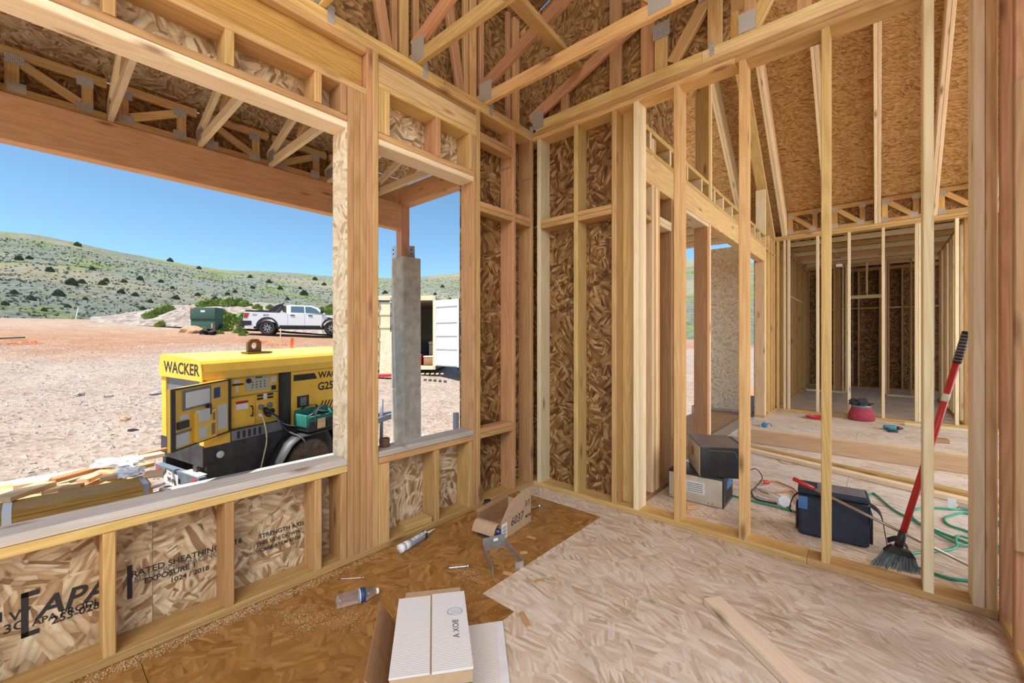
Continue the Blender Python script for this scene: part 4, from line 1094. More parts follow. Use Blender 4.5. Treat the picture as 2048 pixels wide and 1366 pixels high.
stake(150, 52, 1.75, .08, 'white', 'tall pale leaning stake standing alone at the far road edge', .42)
stake(88, 54, .85, .06, 'cut', 'short wooden stake at the far road edge, left of two others'); stake(104, 54, .9, .05, 'cut', 'short wooden stake at the far road edge, middle of three'); stake(116, 54, .8, .05, 'cut', 'short wooden stake at the far road edge, right of two others')
stake(142, 53, 1.0, .05, 'cut', 'thin wooden stake just left of the tall pale stake')
stake(561, 21.5, .85, .05, 'cut', 'thin bare survey stake before the pickup')
stake(424, 25.3, .62, .06, 'cut', 'short pale stake beside the green box'); stake(429, 25.3, .50, .05, 'redp', 'short reddish stake beside the green box')
t = thing('flagged_stake', 'orange post wrapped in flagging tape before the pickup', 'stake', ground_at(583, 15.5))
beam('post', (0, 0, -.1), (0, 0, .62), .05, .03, 'orange', t)
strip('flagging_tape', [(0, 0, .05), (.03, 0, .3), (-.03, .02, .6), (.05, .01, .92)], .11, (_c, _s, 0), .012, 'orange', t)
def mesh_fence(px, py, rx, ry, lab, seed):
    q = hit_ground(px, py); rr = random.Random(seed); v, f = [], []
    for i in range(160):
        a, b_ = rr.uniform(-1, 1), rr.uniform(-1, 1)
        if a * a + b_ * b_ > 1: continue
        o_ = Vector((a * rx * _c - b_ * ry * _s, a * rx * _s + b_ * ry * _c, 0)); o_.z = rr.uniform(.0, .05)
        e = Vector((rr.uniform(-.16, .16), rr.uniform(-.16, .16), rr.uniform(-.02, .05))); s_ = e.cross(EZ).normalized() * .012
        k = len(v); v += [o_ - s_, o_ + s_, o_ + e + s_, o_ + e - s_, o_ + e * .5 + Vector((0, 0, .02))]; f += [(k, k + 1, k + 4), (k + 1, k + 2, k + 4), (k + 2, k + 3, k + 4), (k + 3, k, k + 4)]
    return tag(link('safety_netting', new_mesh('safety_netting', v, f, 'orange'), Matrix.Translation(q + Vector((0, 0, .02)))), lab, 'netting')
mesh_fence(18, 688, .55, .9, 'collapsed orange safety netting on the ground at the left edge', 1)
mesh_fence(515, 684, .35, .7, 'collapsed orange safety netting on the road left of the orange post', 2)
mesh_fence(560, 690, .5, 1.2, 'orange safety netting on the road beside the orange post', 3)
q = hit_ground(14, 680)
tag(beam('fallen_pole', q + Vector((-.5, -.4, .05)), q + Vector((.35, .45, .10)), .05, .05, 'blackp'), 'dark pole lying on the dirt at the left edge', 'pole')
# ================================================================== GENERATOR
GD = math.radians(14.0)
Ld = Vector((-math.sin(GD), math.cos(GD), 0)); Wd_ = Vector((-math.cos(GD), -math.sin(GD), 0))
gen_mx = Matrix.Identity(4)
for i, a in enumerate((Ld, -Wd_, EZ)): gen_mx.col[i][:3] = a       # x along the side, y towards the house, z up
gen_mx.col[3][:3] = Vector((-5.48, 1.233, 0.0))
gen_mx = gen_mx @ Matrix.Rotation(math.radians(-1.2), 4, 'Y') @ Matrix.Rotation(math.radians(-2.0), 4, 'X')
GEN = thing('generator', 'yellow towable diesel generator with its control door swung open', 'generator', mx=gen_mx)
GW, GL = 0.88, 2.25                                                # body: y from -GW to 0
def sec_prism(name, sec, x0, x1, mat, parent, smooth=False):
    n = len(sec); v = [(x0, y, z) for y, z in sec] + [(x1, y, z) for y, z in sec]
    f = [(i, (i + 1) % n, n + (i + 1) % n, n + i) for i in range(n)] + [tuple(range(n - 1, -1, -1)), tuple(range(n, 2 * n))]
    return link(name, new_mesh(name, v, f, mat, smooth), None, parent)
hood = [(0.012, 0.815), (0.004, 0.90), (-0.018, 0.985), (-0.04, 1.015), (-0.08, 1.03), (-GW + .06, 1.055), (-GW + .02, 1.035), (-GW, 0.98), (-GW - .012, 0.83)]
sec_prism('hood', hood, -0.012, GL, 'yellowb', GEN)
cap = [(0.014, 0.80), (0.006, 0.90), (-0.016, 0.987), (-0.04, 1.018), (-0.08, 1.033), (-GW + .06, 1.058), (-GW + .02, 1.038), (-GW - .002, 0.98), (-GW - .014, 0.80)]
e_ = sec_prism('end_cap', cap, -0.022, -0.0125, 'yellow', GEN)
lettering('lettering', 'WACKER', Matrix.Identity(4), 0.175, 'ink', e_, 0.022, 0.0, 1.0)
e_.children[0].matrix_basis = Matrix(((0, 0, -1, -.0226), (1, 0, 0, -GW + .105), (0, 1, 0, .858), (0, 0, 0, 1)))
sec_prism('core', [(-0.105, 0.06), (-0.105, 0.81), (-GW + .03, 0.81), (-GW + .03, 0.06)], 0.03, GL - .02, 'steelg', GEN)
bx('end_post', -.002, .03, -GW, -GW + .10, .10, .80, 'yellow', GEN)
bx('end_post', -.002, .03, -.085, 0, .08, .80, 'yellow', GEN)
bx('end_grille', .012, .03, -GW + .10, -.085, .10, .80, 'steelg', GEN)
bx('corner_panel', .03, .27, -.03, 0, .08, .81, 'yellow', GEN)
base_ = bx('base_skirt', 0, GL, -GW, 0, -.13, .08, 'dirtysteel', GEN)
bx('skirt_end', -.012, 0, -GW, 0, -.13, .10, 'dirtysteel', GEN)
bx('lower_panel', .28, .93, -.028, .004, .085, .20, 'steelg', GEN)
for k in range(5): bx('vent_slot', .34 + .062 * k, .375 + .062 * k, .0042, .0062, .10, .185, 'blacks', GEN)
for y in (-.035, -GW + .04):
    lathe('side_lamp', [(.04, 0), (.04, .012), (.03, .02)], 'paper', Matrix.Translation((.16, .002 if y > -.1 else -GW - .002, -.03)) @ Matrix.Rotation(-PI / 2 if y > -.1 else PI / 2, 4, 'X'), GEN)
# control panel
cp = inthing(bx('control_panel', .27, .895, -.10, -.075, .20, .81, 'yellow', GEN))
ip = bx('instrument_plate', .48, .78, -.0748, -.070, .62, .79, 'panelg', cp)
ip2 = lathe('gauge', [(.028, 0), (.028, .012), (.02, .014)], 'ink', Matrix.Translation((.515, -.069, .745)) @ Matrix.Rotation(-PI / 2, 4, 'X'), cp)
for k in range(12): lathe('knob', [(.006, 0), (.006, .008)], 'ink', Matrix.Translation((.56 + .05 * (k % 4), -.0695, .66 + .032 * (k // 4))) @ Matrix.Rotation(-PI / 2, 4, 'X'), cp, 8)
bx('green_gauge', .60, .68, -.0695, -.066, .765, .785, 'green', cp)
for x0, x1, z0, z1, m_ in ((.80, .87, .70, .77, 'paper'), (.80, .86, .60, .655, 'blackp'), (.35, .42, .735, .775, 'paper'), (.37, .40, .63, .70, 'paper'), (.33, .46, .705, .725, 'blackp')): bx('sticker', x0, x1, -.0748, -.072, z0, z1, m_, cp)
bx('seam', .27, .895, -.0748, -.070, .572, .580, 'steelg', cp)
dr = bx('terminal_door', .285, .58, -.0748, -.055, .215, .56, 'yellow', cp)
st_ = bx('warning_sticker', .36, .50, -.0548, -.052, .42, .52, 'white', cp); bx('warning_band', .36, .50, -.0518, -.050, .49, .52, 'redp', cp)
tube('door_pull', [(.535, -.054, .33), (.535, -.02, .335), (.535, -.02, .435), (.535, -.054, .44)], .009, 'blackp', cp, 6, 3)
for x in (.62, .75):
    for z in (.50, .54): bx('breaker', x, x + .07, -.0748, -.066, z, z + .022, 'blackp', cp)
bx('breaker_label', .70, .74, -.0748, -.070, .495, .565, 'white', cp)
rb_ = bx('receptacle_box', .60, .86, -.0748, -.066, .26, .47, 'yellowb', cp)
for x, z in ((.66, .41), (.77, .42), (.72, .35), (.80, .34)): lathe('receptacle', [(.032, 0), (.032, .018), (.026, .022)], 'steelg' if z > .4 else 'blackp', Matrix.Translation((x, -.066, z)) @ Matrix.Rotation(-PI / 2, 4, 'X'), cp, 16)
for x, z in ((.71, .375), (.72, .325)): lathe('plug', [(.03, 0), (.03, .05), (.016, .08)], 'blackp', Matrix.Translation((x, -.05, z)) @ Matrix.Rotation(-PI / 2 - .3, 4, 'X'), cp, 14)
lathe('plug', [(.02, 0), (.02, .04), (.012, .06)], 'white', Matrix.Translation((.625, -.05, .33)) @ Matrix.Rotation(-PI / 2 - .3, 4, 'X'), cp, 12)
# pillar and right-hand door
bx('pillar', .895, 1.01, -.05, .006, -.02, .81, 'blacks', GEN)
sd_ = inthing(bx('side_door', 1.012, 2.2, -.03, .0, .10, .808, 'yellow', GEN))
bx('logo_bar', 1.05, 1.36, .0004, .0016, .685, .765, 'ink', sd_); 
prism('logo_bar', [(1.36, .685), (1.40, .685), (1.36, .765)], 0.0004, .0016, 'ink', sd_, Matrix(((1, 0, 0, 0), (0, 0, 1, 0), (0, 1, 0, 0), (0, 0, 0, 1))))
lettering('lettering', 'WACKER', frame((1.42, .0008, .685), EX, z=(0, 1, 0)), .125, 'ink', sd_, .022, 0, 1.0)
lettering('lettering', 'G25', frame((1.40, .0008, .52), EX, z=(0, 1, 0)), .15, 'ink', sd_, .022)
for o_ in sd_.children:
    if o_.name.startswith('lettering'):
        x_ = 1.42 if abs(o_.matrix_basis.translation.z - .685) < .01 else 1.41
        z_ = o_.matrix_basis.translation.z
        o_.matrix_basis = Matrix(((1, 0, 0, x_), (0, 0, -1, .0012), (0, 1, 0, z_), (0, 0, 0, 1))) @ Matrix.Diagonal((1, 1, 1, 1))
lt = bx('latch_plate', 1.10, 1.27, .0004, .008, .33, .48, 'blackp', sd_); bx('latch', 1.14, 1.23, .008, .014, .35, .46, 'steelg', sd_)
for k in range(9):
    x = 1.40 + .055 * k
    prism('louvre', [(x, .20), (x + .022, .20), (x + .112, .365), (x + .09, .365)], .0004, .0022, 'ink', sd_, Matrix(((1, 0, 0, 0), (0, 0, 1, 0), (0, 1, 0, 0), (0, 0, 0, 1))))
# the open door: hinge at x=.27, swings out towards the house and the camera
hp = gen_mx.inverted() @ Vector((-5.545, 1.495, .5)); fp = gen_mx.inverted() @ Vector((-5.02, .866, .5))
dd = Vector((fp.x - .268, fp.y - .0, 0)); dl_ = dd.length
dm = frame((.268, .004, .205), dd, z=EZ)                             # local x from hinge to free edge, y outward face
do = link('control_door', box_mesh(dl_, .03, .60, 'yellow'), dm, GEN)
def on_door(name, x0, x1, z0, z1, m_, t_=.006, y0=None):             # face turned to the camera is local -y or +y
    y_ = (-t_ - .0004) if DS < 0 else .0304
    return bx(name, x0, x1, y_, y_ + t_, z0, z1, m_, do)
DS = -1
for x0, x1, z0, z1 in ((0, .03, 0, .60), (dl_ - .045, dl_, 0, .60), (.03, dl_ - .045, .585, .60), (.03, dl_ - .045, 0, .012)): on_door('door_seal', x0, x1, z0, z1, 'blacks', .012)
on_door('window_gasket', .30, .66, .37, .565, 'steelg', .010)
y_ = -.013 if DS < 0 else .041
rbox('window_pane', .325, .635, y_ - .004, y_ + .004, .39, .545, .003, 'white', do)
for x0, x1, z0, z1, m_ in ((.16, .25, .42, .53, 'blue'), (.16, .25, .475, .53, 'paper'), (.05, .20, .06, .33, 'paper'), (.59, .69, .28, .33, 'paper'), (.585, .74, .03, .15, 'paper'), (.55, .74, .15, .175, 'steelg')): on_door('sticker', x0, x1, z0, z1, m_, .002 if m_ != 'blue' else .003)
on_door('latch', .60, .73, .20, .27, 'blacks', .02)
pk = on_door('document_pocket', .255, .52, .02, .315, 'yellowb', .035)
on_door('pocket_opening', .40, .49, .05, .16, 'paper', .038); on_door('pocket_opening', .28, .33, .05, .17, 'cardin', .038); on_door('pocket_opening', .28, .31, .20, .28, 'cardin', .038)
on_door('paper_bundle', .36, .50, .22, .34, 'paper', .045); on_door('brush', .33, .365, .27, .38, 'blackp', .04)
# lifting eye, wheels, fenders, bumper, tongue
eye = [(-.085, 0), (.085, 0), (.085, .135), (.045, .175), (-.045, .175), (-.085, .135)]
v, f = [], []; NO = 24
def eye_ring(y):
    o_, i_ = [], []
    for k in range(NO):
        a = 2 * PI * k / NO; dx, dz = math.cos(a), math.sin(a)
        i_.append((.042 * dx, y, .092 + .042 * dz))
        best = 9
        for (ax, az), (bx_, bz) in zip(eye, eye[1:] + eye[:1]):
            ex, ez = bx_ - ax, bz - az; den = dx * ez - dz * ex
            if abs(den) < 1e-9: continue
            tt = ((ax) * ez - (az - .092) * ex) / den; uu = ((ax) * dz - (az - .092) * dx) / den
            if tt > 0 and -1e-6 <= uu <= 1 + 1e-6: best = min(best, tt)
        o_.append((dx * best, y, .092 + dz * best))
    return o_ + i_
v = eye_ring(-.02) + eye_ring(.02); n = NO
for k in range(n):
    j = (k + 1) % n
    f += [(k, j, n + j, n + k), (2 * n + j, 2 * n + k, 3 * n + k, 3 * n + j), (j, k, 2 * n + k, 2 * n + j), (n + k, n + j, 3 * n + j, 3 * n + k)]
link('lifting_eye', new_mesh('lifting_eye', v, f, 'rust'), Matrix.Translation((.78, -.40, 1.05)), GEN)
bx('eye_base', .66, .98, -.47, -.33, 1.044, 1.062, 'rust', GEN)
def wheel(parent, x, y, z, r, w_, rim_m, tyre_m, sgn=1, spokes=0, name='wheel'):
    m_ = Matrix.Translation((x, y, z)) @ Matrix.Rotation(-PI / 2 * sgn, 4, 'X')
    h = w_ / 2
    ty = lathe(name, [(r * .60, -h * .9), (r * .80, -h), (r * .96, -h * .85), (r, -h * .5), (r, h * .5), (r * .96, h * .85), (r * .80, h), (r * .60, h * .9), (r * .58, h * .4), (r * .3, h * .35)], tyre_m, m_, parent, 32)
    lathe('rim', [(r * .60, h * .2), (r * .60, h * .92), (r * .54, h * .92), (r * .50, h * .45), (r * .2, h * .5), (r * .16, h * .75), (0.005, h * .75)], rim_m, None, ty, 28)
    for k in range(spokes):
        link('spoke', box_mesh(r * .34, r * .10, h * .22, 'alloy'), Matrix.Rotation(2 * PI * k / spokes, 4, 'Z') @ Matrix.Translation((r * .16, -r * .05, h * .52)), ty)
    return ty
wheel(GEN, 1.10, .19, -.36, .315, .20, 'rim', 'dustrub', -1)
wheel(GEN, 1.10, -GW - .19, -.36, .315, .20, 'rim', 'dustrub', 1)
for y0, y1 in ((.06, .34), (-GW - .34, -GW - .06)):
    v, f = [], []
    arc = [(-.50, -.42), (-.44, -.24), (-.30, -.05), (-.18, .02), (.28, .04), (.42, -.02), (.50, -.18), (.54, -.42)]
    for (x, z) in arc: v += [(1.10 + x, y0, z), (1.10 + x, y1, z), (1.10 + x, y1, z + .015), (1.10 + x, y0, z + .015)]
    for i in range(len(arc) - 1):
        for q in range(4): f.append((4 * i + q, 4 * i + (q + 1) % 4, 4 * i + 4 + (q + 1) % 4, 4 * i + 4 + q))
    link('fender', new_mesh('fender', v, f, 'blacks', True), None, GEN)
bx('axle', 1.06, 1.14, -GW - .1, .1, -.40, -.32, 'blacks', GEN)
for y in (-GW + .08, -.16): bx('frame_rail', -.03, 2.6, y, y + .07, -.24, -.13, 'dirtysteel', GEN)
bm_ = inthing(bx('bumper', -.10, -.03, -.80, .10, -.335, -.20, 'bumper', GEN))
for y in (.0, -.735): rbox('tail_lamp', -.108, -.101, y - .035, y + .055, -.305, -.225, .003, 'redlens', bm_)
bx('deck_plate', -.09, .0, -.25, .06, -.198, -.192, 'cream', GEN)
bx('chassis_rail', .03, GL, -.06, -.005, -.47, -.131, 'dirtysteel', GEN)
bx('chassis_rail', .03, GL, -GW, -GW + .05, -.47, -.131, 'dirtysteel', GEN)
pl_ = panel('licence_plate', (-.322, -GW + .20, -.345), (0, 1, 0.05), (.02, -.05, 1), .30, .15, .003, 'white', bm_)
lettering('lettering', '98VP6', Matrix.Translation((.075, .03, -.0008)), .075, 'ink', pl_, .012, 0, .9); lettering('lettering', 'UTAH', Matrix.Translation((.10, .12, -.0008)), .022, 'redp', pl_, .01)
pl_.matrix_parent_inverse = bm_.matrix_basis.inverted(); pl_.matrix_basis = frame((-.113, -.585, -.355), (0, 1, -.10), y=(-.05, .10, 1))
for s_ in (-1, 1): beam('tongue', (GL - .1, -GW / 2 + .32 * s_, -.19), (GL + 1.25, -GW / 2 + .03 * s_, -.22), .06, .09, 'bumper', GEN)
bx('coupler', GL + 1.2, GL + 1.45, -GW / 2 - .05, -GW / 2 + .05, -.26, -.16, 'bumper', GEN)
cyl('jack_stand', (GL + .7, -GW / 2 + .12, -.62), (GL + .7, -GW / 2 + .12, .12), .03, 'steelg', GEN)
# cables from the receptacles
def gw(x, y, z): return gen_mx @ Vector((x, y, z))
tag(tube('extension_cord', [gw(.63, .0, .33), gw(.64, .05, .20), gw(.655, .06, .02), gw(.62, .06, -.16), gw(.57, .05, -.40), gw(.50, .10, -.64)], .008, 'cream'), 'pale yellow cord hanging from the generator outlet', 'cord')
tag(tube('extension_cord', [gw(.72, .01, .345), gw(.80, .06, .27), gw(.88, .10, .10), gw(.93, .37, .0), gw(.94, .38, -.2), gw(.93, .39, -.62)], .011, 'blacks'), 'thick black power cable looping down over the generator fender', 'cord')
tag(tube('extension_cord', [gw(.74, .01, .33), gw(.84, .05, .20), gw(.98, .09, .13), gw(1.12, .17, .12)], .005, 'pipe'), 'thin grey cord running from the outlet to the tool bag', 'cord')
# tool bag on the fender
bag_mx = gen_mx @ Matrix.Translation((1.16, .20, .062))
BAG = thing('tool_bag', 'open teal and black canvas tool bag on the generator fender', 'tool bag', mx=bag_mx)
rbox('bag_bottom', -.15, .34, -.125, .142, 0, .13, .02, 'blackc', BAG)
for y0, y1, m_ in ((.10, .135, 'teal'), (-.135, -.10, 'teal')):
    rbox('bag_wall', -.15, .34, y0, y1, .08, .20 if y0 > 0 else .26, .012, m_, BAG)
rbox('bag_end', -.165, -.13, -.125, .125, .06, .22, .012, 'teal', BAG); rbox('bag_end', .32, .355, -.125, .125, .06, .22, .012, 'teal', BAG)
rbox('end_pocket', -.02, .10, .136, .15, .03, .16, .006, 'cut', BAG); rbox('end_pocket', .12, .26, .143, .155, .03, .16, .006, 'blackc', BAG)
for y in (.14, -.14): strip('carry_strap', [(-.06, y, .10), (-.03, y * 1.02, .26), (.10, y * .6, .30), (.20, y * 1.02, .25), (.24, y, .10)], .035, (0, 1, 0), .006, 'blackc', BAG)
tube('inner_cable', [(-.08, 0, .16), (0, .05, .21), (.10, -.04, .22), (.20, .04, .20), (.28, -.03, .18)], .02, 'blackp', BAG)

# ================================================================== PICKUP
pk0 = ground_at(570, 25.5)
tr_dir = 0.0
tp0, tp1 = ground_at(498, 25.2), ground_at(660, 27.0)
tx = (tp1 - tp0); tx.z = 0; tx.normalize()
TRK = thing('pickup_truck', 'white crew cab pickup parked on the dirt road', 'truck', mx=frame((tp0.x, tp0.y, ground_z(tp0.x, tp0.y) + .02), tx, z=EZ))
# local: x forward (to the right), y away; the near side is y=0
W_ = 2.0
def side_prism(name, pts, y0, y1, mat, parent, smooth=False):
    return prism(name, pts, y0, y1, mat, parent, Matrix(((1, 0, 0, 0), (0, 0, 1, 0), (0, 1, 0, 0), (0, 0, 0, 1))), smooth)
def arch(cx_, r, z0, a0=0, a1=PI, n=12): return [(cx_ + r * math.cos(a0 + (a1 - a0) * k / n), z0 + r * math.sin(a0 + (a1 - a0) * k / n)) for k in range(n + 1)]
AX0, AX1 = .95, 4.55
low = [(-.25, .62), (-.30, .95), (-.27, 1.40), (1.95, 1.36), (2.0, 1.34), (4.05, 1.30), (4.9, 1.26), (5.25, 1.15), (5.42, .98), (5.45, .62), (5.30, .52)] 
body = low + arch(AX1, .52, .50) + arch(AX0, .52, .50) + [(.1, .55)]
side_prism('body', body, 0, W_, 'truckw', TRK)
cabp = [(1.98, 1.33), (1.98, 1.86), (2.15, 1.90), (3.35, 1.88), (3.75, 1.74), (4.20, 1.34)]
v = [(x, .04 if z < 1.5 else .16, z) for x, z in cabp] + [(x, W_ - .04 if z < 1.5 else W_ - .16, z) for x, z in cabp]; n = len(cabp)
f = [(i, (i + 1) % n, n + (i + 1) % n, n + i) for i in range(n)] + [tuple(range(n)), tuple(range(2 * n - 1, n - 1, -1))]
link('cab', new_mesh('cab', v, f, 'truckw'), None, TRK)
def cab_y(z): return .04 + .12 * max(0, (z - 1.34)) / .52 - .012
def glass(name, pts):
    v = [(x, cab_y(z), z) for x, z in pts] + [(x, cab_y(z) + .006, z) for x, z in pts]; n = len(pts)
    f = [tuple(range(n)), tuple(range(2 * n - 1, n - 1, -1))] + [(i, n + i, n + (i + 1) % n, (i + 1) % n) for i in range(n)]
    return link(name, new_mesh(name, v, f, 'glass'), None, TRK)
glass('side_window', [(2.22, 1.42), (2.22, 1.80), (2.95, 1.80), (2.98, 1.40)])
glass('side_window', [(3.04, 1.40), (3.02, 1.80), (3.36, 1.79), (3.66, 1.66), (3.95, 1.36)])
bx('windscreen', 3.72, 3.74, .3, W_ - .3, 1.4, 1.7, 'glass', TRK)
side_prism('roll_bar', [(.85, 1.42), (1.0, 1.50), (1.35, 1.80), (1.62, 1.93), (1.80, 1.93), (1.92, 1.42), (1.80, 1.42), (1.70, 1.78), (1.40, 1.42)], .10, .22, 'blackp', TRK)
side_prism('roll_bar', [(.85, 1.42), (1.0, 1.50), (1.35, 1.80), (1.62, 1.93), (1.80, 1.93), (1.92, 1.42), (1.80, 1.42), (1.70, 1.78), (1.40, 1.42)], W_ - .22, W_ - .10, 'blackp', TRK)
bx('bed_cover', -.2, 1.1, .08, W_ - .08, 1.38, 1.50, 'blackp', TRK)
side_prism('tail_lamp', [(-.272, 1.02), (-.10, 1.02), (.02, 1.32), (-.272, 1.32)], -.012, .05, 'redlens', TRK)
bx('rear_bumper', -.42, .12, -.02, W_ + .02, .60, .86, 'blackp', TRK)
bx('trailer_hitch', -.52, -.40, .9, 1.1, .45, .6, 'blackp', TRK)
side_prism('front_bumper', [(5.15, .50), (5.15, .90), (5.48, .90), (5.50, .62), (5.40, .50)], -.01, W_ + .01, 'truckw', TRK)
side_prism('headlamp', [(5.05, 1.0), (5.03, 1.18), (5.22, 1.15), (5.36, .98)], -.014, .2, 'steelg', TRK)
for cx_ in (AX0, AX1):
    o_ = arch(cx_, .60, .50); i_ = arch(cx_, .50, .50)
    side_prism('wheel_arch', o_ + i_[::-1], -.04, .02, 'blackp', TRK)
    wheel(TRK, cx_, .12, .44, .44, .28, 'blackp', 'rubber', -1, 8); wheel(TRK, cx_, W_ - .12, .44, .44, .28, 'blackp', 'rubber', 1, 8)
bx('side_step', 1.6, 3.9, -.05, .12, .50, .60, 'blackp', TRK)
for x in (2.2, 3.2): bx('door_handle', x, x + .24, -.02, -.002, 1.20, 1.26, 'blackp', TRK)
for x in (2.05, 3.0, 4.0): bx('door_seam', x, x + .012, -.002, .001, .62, 1.33, 'steelg', TRK)
rbox('mirror', 3.90, 4.08, -.22, -.02, 1.36, 1.62, .03, 'blackp', TRK)
bx('fender_vent', 4.28, 4.48, -.004, .0, 1.08, 1.14, 'blackp', TRK)
m_ = frame((.15, -.003, 1.17), EX, y=EZ)
for s__, x_, c_ in (('XD', .15, 'inkfade'), ('4X4', .72, 'ink')): lettering('decal', s__, frame((x_, -.003, 1.16), EX, y=EZ), .17, c_, TRK, .01, .3)
bx('underbody', .2, 5.1, .3, W_ - .3, .38, .62, 'blackp', TRK)

# ================================================================== SHIPPING CONTAINER
cd = 14.6
c0 = atd(752, 676, cd); c1 = atd(871, 676, cd)
zc = ground_z(c0.x, c0.y) + .12
cx_ = (c1 - c0); cx_.z = 0; CWD = 2.44; cx_.normalize()
c0 = c1 - cx_ * CWD; c0.z = zc
CON = thing('shipping_container', 'cream shipping container with its right door swung open', 'container', mx=frame(c0, cx_, z=EZ))
CH, CL = 2.55, 6.0
bx('floor', 0, CWD, 0, CL, 0, .12, 'rust', CON); bx('roof', 0, CWD, 0, CL, CH - .06, CH, 'cream', CON)
bx('top_rail', 0, CWD, -.02, .10, CH - .14, CH + .02, 'cream', CON); bx('bottom_rail', 0, CWD, -.02, .10, 0, .13, 'cream', CON)
for x in (0, CWD - .09): bx('corner_post', x, x + .09, -.02, .1, 0, CH, 'cream', CON)
for i, (x, dx) in enumerate(((.03, 1), (CWD - .03, -1))):
    v, f = [], []
    nn = 44
    for k in range(nn + 1):
        y = .1 + (CL - .1) * k / nn; xx = x + dx * (.035 if k % 4 in (1, 2) else 0)
        v += [(xx, y, .12), (xx, y, CH - .06), (xx - dx * .004, y, CH - .06), (xx - dx * .004, y, .12)]
    for k in range(nn):
        for q in range(4): f.append((4 * k + q, 4 * k + (q + 1) % 4, 4 * k + 4 + (q + 1) % 4, 4 * k + 4 + q))
    link('corrugated_wall', new_mesh('corrugated_wall', v, f, 'contg'), None, CON)
bx('back_wall', 0, CWD, CL - .04, CL, .1, CH, 'contg', CON)
ld_ = inthing(bx('left_door', .09, 1.21, -.01, .04, .14, CH - .15, 'cream', CON))
for z in (.55, 1.0, 1.45, 1.9): bx('door_rib', .12, 1.18, -.03, -.011, z, z + .09, 'cream', ld_)
for x in (.45, .9):
    cyl('lock_rod', (x, -.06, .05), (x, -.06, CH - .05), .018, 'blacks', ld_, None, 10)
    for z in (.2, CH - .25): bx('rod_bracket', x - .04, x + .04, -.08, -.012, z, z + .08, 'zinc', ld_)
bx('door_gasket', .09, 1.2, -.035, -.012, CH - .20, CH - .15, 'blacks', ld_)
da = math.radians(-38)
rd = link('right_door', box_mesh(1.17, .05, CH - .28, 'contw'), Matrix.Translation((CWD, -.03, .13)) @ Matrix.Rotation(da, 4, 'Z'), CON)
HH = CH - .28
for z in (.04, HH * .26, HH * .46, HH * .66, HH * .90): bx('door_rib', .06, 1.10, -.025, -.001, z, z + .09, 'contw', rd)
bx('door_edge', .0, .06, -.025, -.001, 0, HH, 'contw', rd); bx('door_edge', 1.10, 1.17, -.025, -.001, 0, HH, 'contw', rd)
bx('door_gasket', 1.171, 1.20, -.02, .05, 0, HH, 'blacks', rd)
for (x, y, z, w_, h, m_, nm, lab) in ((1.42, .5, .125, .42, .38, 'redp', 'tool_crate', 'red plastic crate just inside the container'), (1.95, .35, .125, .40, .33, 'cardin', 'storage_box', 'brown box with white lid just inside the container'), (1.45, 1.2, .125, .5, .9, 'blackc', 'equipment_bag', 'dark equipment bag piled inside the container'), (1.98, 1.7, .125, .3, .75, 'rockg', 'equipment_case', 'grey equipment case stacked inside the container'), (2.02, .95, .125, .22, .85, 'card', 'cardboard_carton', 'upright brown carton inside the container')):
    q = world_of(CON) @ Vector((x, y, z))
    t = thing(nm, lab, nm.split('_')[-1], mx=frame(q, cx_, z=EZ))
    rbox('body', 0, w_, 0, .4, 0, h * .85, .02, m_, t); rbox('lid', -.01, w_ + .01, -.01, .41, h * .86, h, .012, 'white' if nm == 'storage_box' else m_, t)
q = world_of(CON) @ Vector((.62, -.42, -.10))
tag(panel('leaning_board', q, cx_, (cx_.cross(EZ) * -.0 + EZ + cx_.cross(EZ) * -.12).normalized(), .42, 1.42, .012, 'osbpale'), 'offcut of strand board leaning on the closed container door', 'board')
q = world_of(CON) @ Vector((.65, -.95, -.12))
tag(beam('red_ramp', q, q + cx_ * .75 + EZ * .02, .30, .09, 'redp'), 'flat red steel ramp on the ground by the container', 'ramp')
q = world_of(CON) @ Vector((CWD + 1.0, .35, -.05))
tag(lathe('barrel', [(.28, 0), (.30, .1), (.28, .3), (.30, .5), (.28, .85), (.26, .87)], 'bluen', Matrix.Translation(q)), 'blue drum behind the open container door', 'drum')
q = world_of(CON) @ Vector((CWD + .2, -.6, -.12))
for k in range(5):
    tag(beam('scrap_stick', q + cx_ * (.16 * k - .5) + Vector((0, 0, .03)), q + cx_ * (.16 * k - .45) + cx_.cross(EZ) * .4 + Vector((0, 0, .05)), .09, .038, 'cut'), ['short pale offcut under the container door, leftmost', 'short pale offcut under the container door, second from the left', 'short pale offcut under the container door, middle one', 'short pale offcut under the container door, second from the right', 'short pale offcut under the container door, rightmost'][k], 'offcut', 'offcuts under the container door')
# conduit stub by the house
cp_ = onX(912, 800, -3.2)
tag(cyl('conduit_stub', (-3.2, cp_.y, -.2), (-3.2, cp_.y, onX(912, 826, -3.2).z), .03, 'pipe'), 'grey conduit stub rising outside the right window', 'pipe')

# ================================================================== LUMBER PILE OUTSIDE THE LEFT WINDOW
SZ = 0.05
s0 = fl(0, 1023.5, SZ); s1 = fl(298.8, 969.6, SZ)
xs_ = (s0.x + s1.x) / 2
t = thing('beam_bundle', 'strapped bundle of wide laminated beams on the porch slab', 'lumber bundle', (xs_ - .2, .0, -.2), world=True)
for k in range(4): lb('beam', xs_ - .30, xs_, -2.2, s1.y + .03 - .012 * (k % 2), -.158 + .052 * k, -.108 + .052 * k, 'lvl', t)
for y in (-1.8, .3): lb('sticker', xs_ - .30, xs_, y, y + .09, -.2, -.16, 'cut', t)
sp = fl(7, 1030, SZ)
strip('strap', [(xs_ - .302, s0.y + .03, -.16), (xs_ - .302, s0.y + .03, SZ + .002), (xs_ + .002, s0.y + .03, SZ + .002), (xs_ + .002, s0.y + .03, -.16)], .045, EY, .002, 'white', t, 0)
